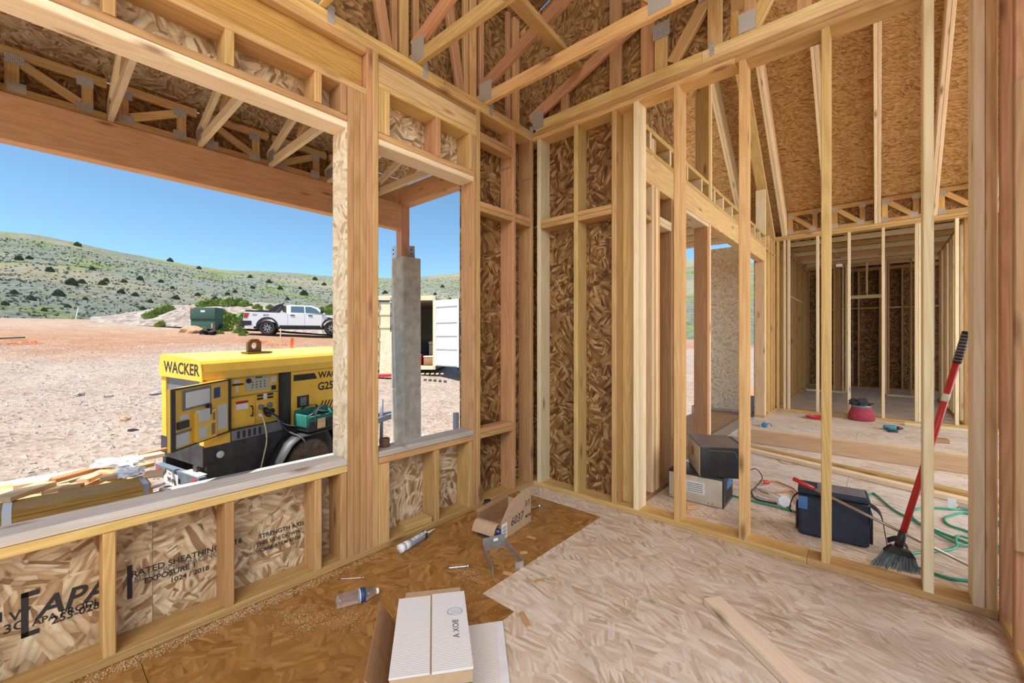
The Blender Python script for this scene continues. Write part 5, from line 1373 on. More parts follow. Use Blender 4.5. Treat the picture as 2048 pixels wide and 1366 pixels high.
strip('strap', [(xs_ - .302, s1.y - .015, -.16), (xs_ - .302, s1.y - .015, SZ + .002), (xs_ + .002, s1.y - .015, SZ + .002), (xs_ + .002, s1.y - .015, -.16)], .04, EY, .002, 'zinc', t, 0)
t = thing('lumber_bundle', 'low stack of boards behind the strapped beams, covered in scraps', 'lumber bundle', (-5.3, -.5, -.6), world=True)
for r_ in range(4):
    for k in range(6):
        if xs_ - .62 - .145 * k < -5.75 and False: continue
        lb('board', xs_ - .60 - .145 * k, xs_ - .60 - .145 * k + .138, -2.0, .62 - .05 * (k % 3), -.64 + .16 * r_, -.50 + .16 * r_, R.choice(['cut', 'fir', 'pale']), t)
PZ = 0.0
scr = [((0, 1000), (95, 968), .14, 'cut', 'pale wide offcut lying across the beam bundle at the left edge'),
       ((102, 962), (218, 930), .09, 'red', 'long reddish scrap board along the back of the pile'),
       ((165, 963), (214, 941), .09, 'cut', 'yellow offcut with a dark end in the middle of the pile'),
       ((82, 983), (140, 972), .10, 'cut', 'short thick offcut in front of the pile, left one'),
       ((122, 978), (165, 973), .08, 'fir', 'short thick offcut in front of the pile, right one'),
       ((215, 945), (245, 950), .09, 'red', 'short reddish offcut under the plastic film'),
       ((280, 911), (332, 899), .05, 'red', 'thin reddish strip near the generator bumper'),
       ((290, 950), (330, 945), .14, 'cut', 'wide pale offcut beside the generator bumper'),
       ((30, 972), (100, 962), .10, 'pale', 'pale offcut at the back left of the pile'),
       ((200, 958), (232, 952), .07, 'cut', 'small square offcut in the middle of the pile'),
       ((275, 935), (305, 928), .07, 'fir2', 'small yellow offcut right of the plastic film'),
       ((250, 922), (325, 908), .12, 'pale', 'broad bleached board behind the plastic film')]
for i, (a, b_, w_, m_, lab) in enumerate(scr):
    z = PZ + (.075 if i in (0,) else .028 + .004 * i)
    p, q = fl(*a, z), fl(*b_, z)
    tag(beam('scrap_board', p, q + Vector((0, 0, .002)), w_, .037, m_), lab, 'offcut', 'scrap boards on the pile')
for px, py, sx_, sy_, sz_, lab in ((240, 926, .17, .08, .05, 'crumpled clear plastic film on top of the scrap pile'), (262, 944, .10, .06, .04, 'smaller wad of clear plastic film low on the scrap pile')):
    p = fl(px, py, .09)
    tag(link('plastic_film', blob_mesh('plastic_film', sx_, sy_, sz_, 'film', px, .9, 3, 2.6), Matrix.Translation(p) @ Matrix.Rotation(.9, 4, 'Z')), lab, 'plastic film')
for (a, b_, lab) in (((306, 974), (328, 967), 'white plastic pipe offcut beside the bumper'), ((322, 979), (338, 981), 'short white pipe offcut on the ground left of the licence plate')):
    p, q = fl(*a, -.1), fl(*b_, -.1)
    tag(cyl('pipe_offcut', p, q, .018, 'white'), lab, 'pipe')
# ================================================================== THINGS IN THE NEAR ROOM
def ftext(name, s, mx, size, mat, parent, bold=0.0, shear=0.0, **k): return lettering(name, s, mx, size, mat, parent, bold, shear, deep=.0003, **k)
# sealant tube
a, b_ = fl(800, 1098, .026), fl(872, 1056, .026)
dr_ = (b_ - a).normalized()
t = thing('sealant_tube', 'grey sealant cartridge lying along the bottom plate', 'sealant tube', mx=along(a, a + dr_))
lathe('cartridge', [(.022, .004), (.0255, .006), (.0255, .215), (.022, .222), (.008, .226)], 'tubeg', None, t, 20)
lathe('plunger_end', [(.0262, -.003), (.0262, .028)], 'white', None, t, 20); lathe('nozzle', [(.008, .226), (.007, .24), (.003, .305), (.002, .306)], 'white', None, t, 12)
lathe('label_band', [(.0259, .032), (.0259, .075)], 'paper', None, t, 20); lathe('label_band', [(.0259, .19), (.0259, .212)], 'ink', None, t, 20)
mloc = world_of(t).inverted().to_3x3()
up_l = (mloc @ (EZ * .75 + Vector((.5, -.45, 0)))).normalized(); up_l.z = 0; up_l.normalize()
tx_l = Vector((0, 0, 1)); ty_l = up_l.cross(tx_l)
ftext('lettering', 'SUBFLOOR', frame(up_l * .0263 + Vector((0, 0, .085)) - ty_l * .010, tx_l, y=ty_l), .026, 'white', t, .02)
# water bottle
a, b_ = fl(673, 1204, .032), fl(757, 1181, .026)
dr_ = (b_ - a).normalized(); Lb = (b_ - a).length
t = thing('water_bottle', 'empty clear plastic water bottle lying on the stained floor', 'bottle', mx=along(a, a + dr_) @ Matrix.Scale(Lb / .21, 4, (0, 0, 1)))
prof = [(.012, .004), (.026, .0), (.031, .008)] + [(.0315 - .0018 * (k % 2), .015 + .0105 * k) for k in range(9)] + [(.032, .112), (.032, .14), (.030, .150), (.022, .178), (.0125, .194), (.0125, .20)]
lathe('bottle_body', prof, 'bottle', None, t, 24)
lathe('bottle_label', [(.0323, .113), (.0323, .139)], 'blue', None, t, 24); lathe('label_edge', [(.0326, .110), (.0326, .114)], 'white', None, t, 24)
lathe('cap', [(.0142, .197), (.0142, .2095), (.012, .211)], 'white', None, t, 16)
# screws, bolt, nails on the floor
def fastener(name, p, q, r, mat, lab, cat, head=True):
    p, q = Vector(p), Vector(q); t = thing(name, lab, cat, mx=along(p, q)); L_ = (q - p).length
    lathe('shank', [(r * .8, 0)] + [(r * (1 if k % 2 else .8), L_ * .05 + L_ * .85 * k / 16) for k in range(16)] + [(r * .8, L_ * .93)], mat, None, t, 8)
    if head: lathe('head', [(r * 2, L_ * .93), (r * 2, L_)], mat, None, t, 8 if r > .004 else 6)
    return t
fastener('lag_bolt', fl(897, 1136, .008), fl(937, 1132, .008), .0075, 'zinc', 'thick zinc lag bolt on the stained floor', 'bolt')
fastener('floor_nail', fl(680, 1158, .004), fl(728, 1155, .004), .0025, 'zinc', 'long nail lying above the water bottle', 'nail')
fastener('floor_nail', fl(915, 1108, .004), fl(930, 1098, .004), .0025, 'rust', 'dark nail between the sealant tube and the bracket', 'nail')
fastener('floor_nail', fl(1063, 1016, .02), fl(1078, 1012, .012), .008, 'zinc', 'shiny bolt end on the floor behind the open carton', 'bolt')
# block on the bottom plate, black wedge
t = tag(link('wood_block', bar_mesh(.20, .089, .037, 'fir2'), Matrix.Translation((-2.29, 1.66, T + .0195)) @ Matrix.Rotation(PI / 2 - .08, 4, 'Z')), 'short loose wood block lying on the bottom plate under the right window', 'wood block')
v = [(-.05, -.035, 0), (.05, -.035, 0), (.05, .035, 0), (-.05, .035, 0), (-.035, -.03, .07), (.02, -.03, .075), (.02, .03, .075), (-.035, .03, .07)]
f = [(0, 3, 2, 1), (4, 5, 6, 7), (0, 1, 5, 4), (1, 2, 6, 5), (2, 3, 7, 6), (3, 0, 4, 7)]
tag(link('end_block', new_mesh('end_block', v, f, 'blackp'), Matrix.Translation((-2.19, 2.24, 0.001)) @ Matrix.Rotation(.7, 4, 'Z') @ Matrix.Scale(.8, 4)), 'small black block leaning at the foot of the window jamb studs', 'block')
# coil of wire and loose screws on the right sill
t = thing('nail_coil', 'small brown coil of nails on the right window sill', 'nail coil', fl(769, 893, .5905))
for k in range(6): tube('wire_turn', [(.028 * math.cos(2 * PI * j / 12), .028 * math.sin(2 * PI * j / 12), .006 + .0085 * k) for j in range(12)], .0052, 'rust', t, 6, 2, True)
rr = random.Random(5)
for i in range(7):
    q = fl(rr.uniform(788, 812), rr.uniform(884, 893), .594); a_ = rr.uniform(0, PI)
    fastener('loose_screw', q, q + Vector((math.cos(a_), math.sin(a_), .0)) * .035, .0022, 'zinc', 'loose zinc screw in the little heap on the right window sill', 'screw')['group'] = 'screws on the right window sill'
# open carton with handwriting
p0, p1, p2, p3 = fl(952, 1063), fl(1003, 1083), fl(1062, 1042), fl(1000, 1010)
e1 = (p2 - p1); e1.z = 0; Lx = e1.length; e1.normalize(); e2 = Vector((-e1.y, e1.x, 0)); Wx = .19
CAR = thing('open_carton', 'torn brown carton standing open with 6037 written on it', 'carton', mx=frame(p1, e1, z=EZ))
def wall_poly(name, pts, mx, mat, t_=.004): return prism(name, pts, 0, t_, mat, CAR, mx)
mxf = Matrix(((1, 0, 0, 0), (0, 0, 1, 0), (0, 1, 0, 0), (0, 0, 0, 1)))
wall_poly('front_wall', [(0, 0), (Lx, 0), (Lx, .165), (Lx - .01, .22), (Lx - .10, .24), (.16, .225), (.09, .20), (.05, .165), (.012, .125), (0, .115)], mxf, 'card')
wall_poly('back_wall', [(0, 0), (Lx, 0), (Lx, .13), (0, .13)], Matrix.Translation((0, Wx, 0)) @ mxf, 'cardin')
bx('carton_floor', 0, Lx, .004, Wx, 0, .004, 'cardin', CAR)
bx('end_wall', 0, .004, .004, Wx, .0, .105, 'cardin', CAR); bx('end_wall', Lx - .004, Lx, .004, Wx, 0, .13, 'card', CAR)
lbp = bx('blue_print', -.0012, -.0002, .004, Wx, 0, .075, 'blue', CAR)
for k, (y_, z_, s_) in enumerate(((.165, .055, .018), (.12, .035, .012), (.12, .018, .012), (.04, .05, .02))):
    ftext('lettering', ['MiTek', 'CONNECTOR', 'PLATES', 'SD'][k], Matrix(((0, 0, -1, -.0018), (-1, 0, 0, y_), (0, 1, 0, z_), (0, 0, 0, 1))), s_, 'white', CAR, .01)
strip('end_flap', [(0, Wx / 2, .105), (-.03, Wx / 2, .108), (-.055, Wx / 2, .085), (-.07, Wx / 2, .05)], Wx - .02, EY, .004, 'card', CAR, 4)
strip('back_flap', [(Lx / 2, Wx, .13), (Lx / 2, Wx + .02, .145), (Lx / 2, Wx + .035, .14)], Lx * .96, EX, .004, 'cardin', CAR, 3)
bx('shipping_label', .003, .060, -.0010, -.0002, .005, .10, 'white', CAR)
for k in range(7): bx('label_print', .012 + .0 * k, .050, -.0016, -.0011, .015 + .011 * k, .018 + .011 * k + .003 * (k % 2), 'inkfade', CAR)
ftext('handwriting', '6037', Matrix(((1, 0, 0, .10), (0, 0, -1, -.001), (0, 1, 0, .055), (0, 0, 0, 1))), .075, 'ink', CAR, .0, .2)
ftext('handwriting', '3/3', Matrix(((1, 0, 0, Lx - .085), (0, 0, -1, -.001), (0, 1, 0, .128), (0, 0, 0, 1))), .05, 'ink', CAR, .0, .2)
ftext('lettering', 'MiTek', Matrix(((1, 0, 0, Lx - .075), (0, 0, -1, -.001), (0, 1, 0, .045), (0, 0, 0, 1))), .029, 'ink', CAR, .012)
bx('fold_line', 0, Lx, -.0008, -.0002, .1155, .117, 'cardin', CAR)
# steel U bracket
u = [fl(985, 1150), fl(966, 1103), fl(1010, 1092), fl(1046, 1135)]
t = thing('steel_bracket', 'grey steel U-shaped post bracket lying on the floor', 'bracket', u[1], world=True)
def flat_plate(name, a, b_, h, t_=.005):
    a, b_ = Vector(a), Vector(b_)
    return link(name, box_mesh((b_ - a).length, t_, h, 'bracket'), frame(a, b_ - a, z=EZ), t)
flat_plate('base_plate', u[1], u[2], .075)
flat_plate('side_plate', u[2], u[3], .04); flat_plate('side_plate', u[1], u[0], .04)
e_ = (u[3] - u[2]).normalized(); s_ = Vector((-e_.y, e_.x, 0))
link('turned_lip', box_mesh(.05, .005, .04, 'zinc'), frame(u[3], s_ * -1, z=EZ), t)
m_ = (u[1] + u[2]) / 2; bd = (u[2] - u[1]).normalized(); bn = Vector((bd.y, -bd.x, 0))
link('slot', box_mesh(.03, .002, .016, 'white'), frame(m_ - bd * .005 + bn * .002 + EZ * .045, bd, z=EZ), t)
# white corrugated carton in the foreground
zt = .20
c = [fl(770, 1366 - 8, zt), fl(937, 1330, zt), fl(934, 1186, zt), fl(805, 1198, zt)]
top_l, top_r = (c[0] + c[3]) / 2, (c[1] + c[2]) / 2
ex = ((c[2] - c[3]) + (c[1] - c[0])); ex.z = 0; ex.normalize(); ey = Vector((-ex.y, ex.x, 0))
o0 = c[3] - ey * 0.0
BX = thing('white_carton', 'white corrugated carton with a dark slit down its closed lid', 'carton', mx=frame(Vector((c[3].x, c[3].y, 0)), ex, z=EZ))
inv = world_of(BX).inverted()
cl = [inv @ q for q in c]
bw = (cl[2].x + cl[1].x) / 2; x_l = (cl[0].x + cl[3].x) / 2; bl = min(cl[0].y, cl[1].y)
bx('carton_body', x_l, bw, bl, .0, 0, zt - .006, 'card', BX)
def corr_mat():
    m, N, L, b = node_mat('white_corrugated_card')
    tc = N.new('ShaderNodeTexCoord')
    wv = N.new('ShaderNodeTexWave'); wv.bands_direction = 'Y'; wv.inputs['Scale'].default_value = 42.0; wv.inputs['Distortion'].default_value = 1.2; wv.inputs['Detail'].default_value = 2
    L.new(tc.outputs['Object'], wv.inputs['Vector'])
    r = ramp(N, [(0, (.70, .67, .64)), (.5, (.79, .77, .75)), (1, (.83, .81, .80))]); L.new(wv.outputs[0], r.inputs[0])
    L.new(r.outputs[0], b.inputs['Base Color']); b.inputs['Roughness'].default_value = .8
    bump(N, L, b, wv.outputs[0], .35, .002)
    return m
M['corr'] = corr_mat()
mid = x_l + (bw - x_l) * .49
bx('lid_flap', x_l - .002, mid - .003, bl - .002, .004, zt - .0055, zt, 'corr', BX); bx('lid_flap', mid + .003, bw + .002, bl - .004, .006, zt - .0055, zt + .002, 'corr', BX)
ftext('printed_mark', 'BOX A', Matrix(((0, -1, 0, mid + .10), (-1, 0, 0, bl * .42), (0, 0, -1, zt + .0026), (0, 0, 0, 1))), .032, 'inkfade', BX, .006)
tube('round_stamp', [(mid + .09 + .028 * math.cos(2 * PI * k / 16), bl * .30 + .022 * math.sin(2 * PI * k / 16), zt + .0022) for k in range(16)], .0022, 'pipe', BX, 5, 0, True)
for k in range(4): bx('stamp_lines', mid + .072, mid + .108, bl * .30 - .012 + .007 * k, bl * .30 - .010 + .007 * k, zt + .0022, zt + .0028, 'pipe', BX)
bx('green_print', x_l + .03, bw - .001, bl - .0014, bl - .0002, .02, zt - .05, 'green', BX)
ftext('lettering', 'MiTek', Matrix(((1, 0, 0, bw - .075), (0, 0, -1, bl - .002), (0, 1, 0, zt - .075), (0, 0, 0, 1))), .03, 'white', BX, .01)
strip('side_flap', [(x_l - .004, 0, 0), (x_l - .03, 0, .06), (x_l - .075, 0, .13)], abs(bl) * .98, EY, .005, 'cardin', BX, 3).matrix_basis = Matrix.Translation((0, bl / 2, zt - .13))
bx('back_flap', x_l + .02, bw - .01, .004, .09, zt - .035, zt - .030, 'card', BX)
fa = inv @ fl(944, 1258); fb = inv @ fl(1005, 1249); fc = inv @ fl(1010, 1366)
prism('floor_flap', [(bw + .002, bl - .02), (fc.x, bl - .02), (fb.x, fb.y), (bw + .002, fa.y)], .012, .017, 'corr', BX)
prism('silver_tape', [(fc.x - .035, bl - .02), (fc.x, bl - .02), (fb.x, fb.y - .004), (fb.x - .032, fb.y - .006)], .0172, .0182, 'film', BX)
# plank on the floor
a, a2, b_ = fl(1402, 1203, .038), fl(1436, 1197, .038), fl(1640, 1372, .038)
dv = Vector((.55, -.42, 0)); q0 = fl(1408, 1212, 0.0); q1 = fl(1560, 1366, 0.0)
dv = (q1 - q0).normalized(); sv = Vector((-dv.y, dv.x, 0))
tag(beam('floor_plank', q0 + sv * .045 + EZ * .0195, q0 + dv * 1.6 + sv * .045 + EZ * .0195, .089, .037, 'pink'), 'clean pinkish two-by-four lying loose on the floor', 'plank')
# small chips
for i, (px, py, rz, s_, lab) in enumerate(((1015, 1148, .3, .05, 'dark curved splinter right of the bracket'), (1075, 1163, 1.2, .035, 'small square wood chip right of the bracket'), (1047, 1106, .9, .045, 'thin wood sliver behind the bracket'), (1063, 1076, .2, .06, 'pale wood sliver beside the carton'), (1382, 1018, .8, .08, 'little wood block on the floor under the microwaves'), (1050, 1240, 2.6, .10, 'long pale splinter right of the white carton'))):
    th = .03 if 'block' in lab else .006
    q = fl(px, py)
    tag(link('wood_chip', bar_mesh(s_, .022 if 'block' not in lab else .04, th, 'chip'), Matrix.Translation(q + EZ * (th / 2 + .0005)) @ Matrix.Rotation(rz, 4, 'Z')), lab, 'wood chip')
# sawdust
def flakes(name, spots, seed, lab, mat='saw'):
    rr = random.Random(seed); v, f = [], []
    for (x, y, rx, ry, n, rot, s1) in spots:
        for i in range(n):
            a_ = rr.gauss(0, .45) * rx; b2 = rr.gauss(0, .45) * ry
            p = Vector((x + a_ * math.cos(rot) - b2 * math.sin(rot), y + a_ * math.sin(rot) + b2 * math.cos(rot), rr.uniform(.0005, .004)))
            if p.x < XA + .004 and p.y < 2.99: continue
            if p.y > YB - .004 and p.y < YO + .01: continue
            e = rr.uniform(0, PI); s_ = rr.uniform(.4, 1) * s1
            d1 = Vector((math.cos(e), math.sin(e), rr.uniform(-.2, .5))) * s_; d2 = Vector((-math.sin(e), math.cos(e), 0)) * s_ * .45
            k = len(v); v += [p, p + d1, p + d1 * .8 + d2, p + d2 + EZ * s_ * .3]; f += [(k, k + 1, k + 2), (k, k + 2, k + 3)]
    return tag(link(name, new_mesh(name, v, f, mat)), lab, 'sawdust', kind='stuff')
flakes('sawdust', [(-2.20, .55, .7, .045, 2600, PI / 2, .007), (-2.19, 1.25, .5, .03, 500, PI / 2, .006), (-1.95, .80, .16, .10, 600, .4, .006), (-1.80, .95, .10, .12, 260, 0, .006), (-2.05, 2.1, .2, .25, 700, .5, .006), (-1.66, 1.55, .12, .07, 260, 0, .006), (-1.9, 2.5, .25, .2, 500, 0, .006)], 2, 'curls of sawdust swept along the foot of the window wall')
flakes('sawdust', [(-.35, 2.82, .75, .022, 1500, -.0, .005), (.33, 2.74, .05, .07, 500, .3, .006), (.38, 2.2, .02, .3, 350, 0, .006), (-.75, 2.80, .05, .02, 120, 0, .006)], 3, 'fine sawdust along the foot of the open stud wall')
flakes('floor_debris', [(-.9, 1.75, .5, .35, 420, 0, .006), (-1.1, 2.2, .5, .3, 260, 0, .005), (-.3, 2.3, .6, .3, 200, 0, .004), (-1.5, 1.3, .3, .3, 300, 0, .006)], 4, 'scattered crumbs of wood over the pale subfloor')

# ================================================================== THINGS BEYOND THE STUD WALL
# lower microwave, lying with its back to the wall
t = thing('microwave', 'cream microwave lying at the bottom, its scuffed back plate facing the camera', 'microwave', (-1.262, 3.352, .001), .03)
rbox('case', 0, .405, .004, .30, .0, .222, .006, 'microk', t)
rbox('back_plate', .006, .395, 0, .0038, .004, .205, .0015, 'micro', t)
bx('rating_label', .135, .275, -.0012, -.0002, .075, .165, 'paper', t)
for k in range(5): bx('label_print', .145, .26, -.0018, -.0013, .085 + .015 * k, .090 + .015 * k, 'inkfade', t)
for x in (.02, .045, .30, .325): lathe('screw', [(.004, 0), (.004, .002)], 'ink', Matrix.Translation((x, -.0002, .02)) @ Matrix.Rotation(PI / 2, 4, 'X'), t, 8)
for k in range(7): bx('vent_slot', .4052, .4062, .06 + .03 * k, .082 + .03 * k, .03, .10, 'ink', t)
rbox('window_sheen', .4052, .4066, .10, .26, .12, .20, .0006, 'bluen', t)
t = thing('microwave', 'black microwave set crookedly on top of the cream one', 'microwave', mx=frame((-1.005, 3.305, .224), (.87, .49, 0), z=EZ))
rbox('case', .003, .30, .003, .42, 0, .226, .008, 'microk', t); rbox('back_plate', -.0005, .0028, .008, .415, .004, .222, .001, 'micro', t)
rbox('top_cover', .0, .302, .0, .422, .2262, .2305, .0015, 'microt', t); rbox('door', .301, .335, .003, .42, .002, .226, .006, 'blackp', t)
for k in range(5):
    for j in range(4): bx('vent_slot', .03 + .045 * k, .062 + .045 * k, .0018, .0029, .018 + .009 * j, .022 + .009 * j, 'ink', t)
bx('rear_grille', -.0016, -.0006, .20, .30, .10, .17, 'cardin', t)
tube('panel_groove', [(.06, .0026, .20), (.22, .0026, .20), (.25, .0026, .185), (.26, .0026, .15)], .0015, 'steelg', t, 5, 4)
# cooler bag
CB = thing('cooler_bag', 'dark navy soft cooler bag with black strap behind the studs', 'cooler bag', mx=frame((-.387, 3.262, .002), (.353, .033, 0), z=EZ))
rbox('bag_body', 0, .355, .0, .20, 0, .262, .022, 'navy', CB, 4); rbox('bag_lid', -.003, .358, -.003, .203, .262, .30, .016, 'navy', CB, 4)
rbox('top_pocket', .10, .34, .02, .17, .298, .304, .003, 'steelg', CB)
tube('zip', [(.0, -.004, .258), (.355, -.004, .258), (.36, .10, .258), (.355, .204, .258), (0, .204, .258)], .004, 'blackp', CB, 6, 0, True)
for x in (.006, .346): bx('edge_piping', x, x + .004, -.0012, .001, .02, .25, 'blackp', CB)
rbox('side_pocket', .356, .372, .03, .17, .02, .20, .006, 'blackc', CB); rbox('side_panel', .3555, .3575, .005, .05, .14, .25, .0008, 'bluen', CB)
rbox('side_pocket', -.014, -.001, .03, .17, .02, .17, .006, 'blackc', CB); rbox('side_panel', .0, .05, -.0016, -.0004, .17, .25, .0005, 'bluen', CB)
strip('shoulder_strap', [(.36, .10, .24), (.41, .08, .20), (.43, .05, .08), (.44, .0, .02), (.50, .02, .015), (.53, .06, .03), (.49, .09, .07), (.44, .08, .05)], .035, (0, .8, .5), .004, 'blackc', CB)
strip('side_handle', [(-.005, .10, .235), (-.03, .10, .20), (-.05, .10, .13), (-.04, .10, .10)], .03, EY, .005, 'blackc', CB)
# broom
g0, g1 = Vector((.095, 3.02, .215)), Vector((.332, 3.035, 1.30))
gd = (g1 - g0).normalized()
t = thing('push_broom', 'red handled angle broom leaning on the studs', 'broom', (.05, 2.99, .04), world=True)
Lh = (g1 - g0).length
cyl('handle', g0, g0 + gd * (Lh - .16), .0145, 'redp', t, None, 14)
cyl('grip', g0 + gd * (Lh - .16), g1, .0165, 'blackp', t, None, 14)
for k in range(9): cyl('grip_ridge', g0 + gd * (Lh - .15 + .016 * k), g0 + gd * (Lh - .145 + .016 * k), .0185, 'steelg', t, None, 12)
cyl('handle_sticker', g0 + gd * (Lh - .36), g0 + gd * (Lh - .32), .0149, 'paper', t, None, 14)
cyl('collar', g0 - gd * .05, g0 + gd * .035, .019, 'blackp', t, .017, 14)
hc = g0 - gd * .055
hv = Vector((.62, .10, -.10)).normalized(); hw = Vector((hv.y, -hv.x, 0)).normalized()
hp_ = [hc + hv * -.062 - EZ * .040, hc + hv * -.03 + EZ * .0, hc + hv * .05 - EZ * .004, hc + hv * .068 - EZ * .03]
v = [q + hw * s_ * .018 for s_ in (-1, 1) for q in hp_]
link('broom_head', new_mesh('broom_head', v, [(0, 1, 2, 3), (7, 6, 5, 4), (0, 4, 5, 1), (1, 5, 6, 2), (2, 6, 7, 3), (3, 7, 4, 0)], 'blackp'), None, t)
rr = random.Random(9); v, f = [], []
for i in range(420):
    u_ = rr.random(); a_ = hc + hv * (-.062 + .128 * u_) - EZ * (.040 - .012 * u_) + hw * rr.uniform(-.017, .017)
    tip = hc + hv * (-.115 + .20 * u_) + hw * rr.uniform(-.028, .028); tip.z = .042 + .012 * rr.random() + .022 * u_
    if tip.y > 3.0: tip.z -= .02
    s_ = Vector((rr.uniform(-1, 1), rr.uniform(-1, 1), 0)).normalized() * .0011
    k = len(v); v += [a_ - s_, a_ + s_, tip + s_, tip - s_]; f.append((k, k + 1, k + 2, k + 3))
tag(link('bristles', new_mesh('bristles', v, f, 'bristle'), None, t), kind='stuff')
# pole with red grip
q0, q1 = onY(1586, 957, 3.20), Vector((.47, 3.235, .035))
dq = (q1 - q0).normalized()
t = thing('grip_pole', 'thin metal pole with a red grip resting across the cooler bag', 'pole', q1, world=True)
cyl('grip', q0, q0 + dq * .115, .0125, 'redp', t); cyl('pole', q0 + dq * .115, q1, .0085, 'steelpole', t)
# green hose
HZ = .008
def fz(px, py, z=HZ): return fl(px, py, z)
hose = [fz(1440, 985), fz(1472, 993), fz(1530, 1008), fz(1592, 1024), Vector((-.30, 3.58, HZ)), Vector((-.10, 4.2, HZ)), fz(1742, 987), fz(1752, 990), fz(1790, 1021), fz(1840, 1046), fz(1900, 1072), Vector((.55, 3.75, HZ)), Vector((.75, 4.1, HZ)), fz(1945, 1024, .012), fz(1900, 1018, .012), fz(1850, 1015, .012), fz(1826, 1022), fz(1826, 1035), fz(1850, 1054, .014), fz(1905, 1083, .016), fz(1925, 1090, .02), Vector((.6, 3.9, .01)), Vector((.78, 4.0, HZ)), fz(1945, 1030, .01), fz(1905, 1031), fz(1889, 1038), fz(1900, 1051), fz(1945, 1067), Vector((.62, 3.7, .012)), fz(1925, 1073, .022), fz(1912, 1082, .022), fz(1913, 1093, .022), fz(1895, 1100, .014), fz(1850, 1104), fz(1815, 1108), fz(1800, 1115), fz(1812, 1126), fz(1850, 1140), fz(1900, 1157), fz(1945, 1162), Vector((.56, 3.3, HZ))]
tag(tube('air_hose', hose, .0072, 'hose', None, 8, 7), 'green air hose looping over the floor behind the cooler bag', 'hose')
# heap of cords
t = None
for (pts, m_, r_, lab) in (([fz(1500, 940, .09), fz(1512, 938, .11), fz(1523, 950, .10), fz(1522, 962, .05), fz(1500, 985, .01)], 'blackp', .004, 'thin black cable looping up from the cord heap'),
    ([fz(1520, 962, .03), fz(1550, 963, .012), fz(1575, 972, .012), fz(1590, 980, .01), Vector((-.42, 3.9, .01))], 'ocord', .007, 'orange extension cord leading right from the cord heap'),
    ([fz(1510, 975, .012), fz(1530, 985, .012), fz(1560, 984, .012), fz(1585, 984, .012), Vector((-.45, 3.82, .01))], 'ocord', .006, 'second orange cord lying in the cord heap'),
    ([fz(1503, 985), fz(1512, 998), fz(1545, 1006), fz(1580, 1010), Vector((-.5, 3.66, .01))], 'blackp', .006, 'black cord along the front of the cord heap'),
    ([fz(1500, 968, .02), fz(1520, 975, .03), fz(1545, 990, .02), fz(1560, 1000, .012)], 'white', .005, 'white cord tangled in the cord heap'),
    ([fz(1506, 980, .02), fz(1525, 978, .05), fz(1550, 988, .03), fz(1575, 1000, .015), fz(1570, 1006), fz(1540, 1002), fz(1512, 992)], 'pipe', .004, 'grey cord coiled in the cord heap')):
    tag(tube('extension_cord', pts, r_, m_, None, 7, 6), lab, 'cord', 'cords in the heap beside the cooler bag')
t = thing('cord_connector', 'red plug end of the orange extension cord', 'plug', mx=along(fz(1524, 964, .035), fz(1548, 966, .02)))
lathe('plug_body', [(.012, 0), (.017, .008), (.017, .05), (.009, .07)], 'redp', None, t, 14); lathe('plug_face', [(.013, -.004), (.013, 0)], 'cut', None, t, 14)
t = thing('work_light', 'small white clamp light lying against the cooler bag', 'light', mx=frame(fz(1566, 1003, .03), (.6, .4, .3), z=EZ))
lathe('shade', [(.012, -.03), (.022, -.02), (.04, .03), (.037, .03)], 'white', Matrix.Rotation(1.2, 4, 'X'), t, 18); rbox('clamp', -.045, .0, -.012, .012, -.02, .01, .004, 'white', t)
# boards stacked across the great room
for (a, b_, z0, w_, h, m_, lab) in ((Vector((-1.28, 5.34, 0)), Vector((1.9, 4.22, 0)), 0, .089, .038, 'pale', 'long narrow board on the great room floor, nearest the camera'),
    (Vector((-1.28, 5.46, 0)), Vector((1.9, 4.50, 0)), 0, .089, .038, 'fir', 'long narrow board just behind the nearest one'),
    (Vector((-1.30, 5.74, 0)), Vector((2.3, 5.74, 0)), 0, .038, .16, 'cut', 'long wide beam on edge across the great room floor'),
    (Vector((-1.30, 5.86, 0)), Vector((2.3, 5.90, 0)), 0, .12, .155, 'pale', 'long wide beam lying behind the one on edge'),
    (Vector((.30, 8.38, 0)), Vector((1.5, 8.30, 0)), 0, .089, .038, 'pale', 'short loose plate board in front of the far partition')):
    tag(beam('loose_board', a + EZ * (z0 + h / 2 + .001), b_ + EZ * (z0 + h / 2 + .001), w_, h, m_), lab, 'board')
q = fl(1882, 893)
tag(link('scrap_block', bar_mesh(.16, .10, .05, 'old'), Matrix.Translation((q.x, q.y + .25, .026)) @ Matrix.Rotation(.3, 4, 'Z')), 'dark wood block behind the long beams near the broom', 'wood block')
tag(tube('wire_ring', [fl(1590 + 32 * math.cos(2 * PI * k / 20), 921 + 8 * math.sin(2 * PI * k / 20), .003) for k in range(20)], .003, 'fir', None, 5, 2, True), 'flat wire ring lying on the great room floor', 'wire ring')
# crimson bag with black cap
q = Vector((-.19, 8.40, .001))
t = thing('crimson_bag', 'slouching crimson canvas bag at the far partition', 'bag', q)
prof = [(.14, 0), (.165, .02), (.155, .10), (.125, .18), (.115, .215), (.10, .22)]
o = lathe('bag_body', prof, 'crimson', Matrix.Diagonal((1, .75, 1, 1)), t, 20); lathe('bag_rim', [(.119, .20), (.122, .235), (.116, .238)], 'steelg', Matrix.Diagonal((1, .75, 1, 1)), t, 20)
t = thing('hat', 'crumpled black cap and shirt heaped on the crimson bag', 'hat', q + Vector((-.02, 0, .24)))
link('crown', blob_mesh('crown', .135, .10, .085, 'blackc', 4, .55, 3, 2.2, 0.0), None, t); rbox('brim', .07, .17, -.06, .06, .018, .028, .004, 'blackc', t); lathe('button', [(.012, .08), (.010, .105)], 'blackc', None, t, 8)
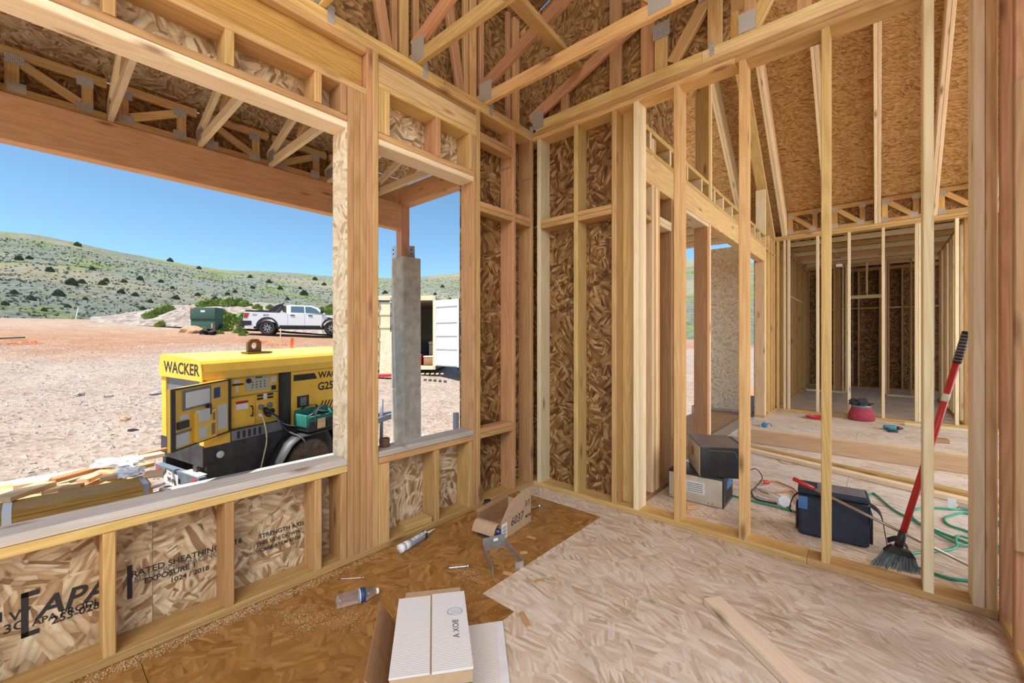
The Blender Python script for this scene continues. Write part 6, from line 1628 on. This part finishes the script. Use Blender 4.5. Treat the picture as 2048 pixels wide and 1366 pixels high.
# drill
q = fl(1776, 855, .03)
t = thing('cordless_drill', 'teal cordless drill lying on its side on the great room floor', 'drill', mx=frame(q, (.95, .30, 0), z=EZ) @ Matrix.Rotation(.15, 4, 'X'))
rbox('motor_housing', -.05, .09, -.028, .028, -.028, .03, .016, 'makita', t); lathe('chuck', [(.024, 0), (.022, .03), (.014, .055), (.006, .075)], 'blackp', Matrix.Translation((.09, 0, 0)) @ Matrix.Rotation(PI / 2, 4, 'Y'), t, 16)
rbox('handle', -.03, .01, -.15, -.02, -.022, .018, .012, 'makita', t); rbox('battery', -.06, .045, -.20, -.15, -.028, .024, .008, 'blackp', t); rbox('trigger', .01, .022, -.065, -.035, -.01, .006, .003, 'blackp', t)
tag(tube('air_line_coil', [Vector((-.70 + (.12 + .012 * (k // 14)) * math.cos(2 * PI * k / 14), 8.08 + (.10 + .01 * (k // 14)) * math.sin(2 * PI * k / 14), .012 + .007 * (k / 14))) for k in range(57)], .009, 'redp', None, 6, 2), 'coil of red air line lying before the far partition', 'coil')
t = thing('chalk_reel', 'blue chalk line reel on the great room floor by the gable opening', 'chalk reel', fl(1529, 850, .03))
lathe('reel_case', [(.02, -.016), (.036, -.012), (.036, .012), (.02, .016)], 'bluen', Matrix.Rotation(1.2, 4, 'X'), t, 18); tube('crank', [(.03, 0, .02), (.07, -.02, .03), (.10, -.05, .0)], .004, 'blackp', t, 6, 3); tube('hook_line', [(-.03, 0, 0), (-.08, .03, -.02), (-.10, .09, -.025)], .003, 'blackp', t, 6, 3)
tag(panel('flashing_strip', (-1.47, 4.95, .003), (0, 1, 0), (-1, 0, .02), 2.6, .16, .003, 'zinc'), 'bent metal flashing strip along the gable door opening', 'flashing')
tag(bx('metal_plate', .395, .44, 4.50, 4.506, .001, .075, 'white'), 'small white tag standing on the floor by the hose', 'tag')
tag(link('steel_shim', box_mesh(.20, .05, .02, 'plate'), Matrix.Translation((.45, 4.52, .001)) @ Matrix.Rotation(-.1, 4, 'Z')), 'dark steel shim beside the white tag', 'shim')
pg = onY(1672, 534, 9.6)
tag(panel('hanging_tag', pg, EX, EZ, .09, .05, .001, 'white'), 'white paper tag stapled under the back room trusses', 'tag')

for o in list(bpy.data.objects):
    for k_ in ('_world', '_thing'):
        if k_ in o: del o[k_]
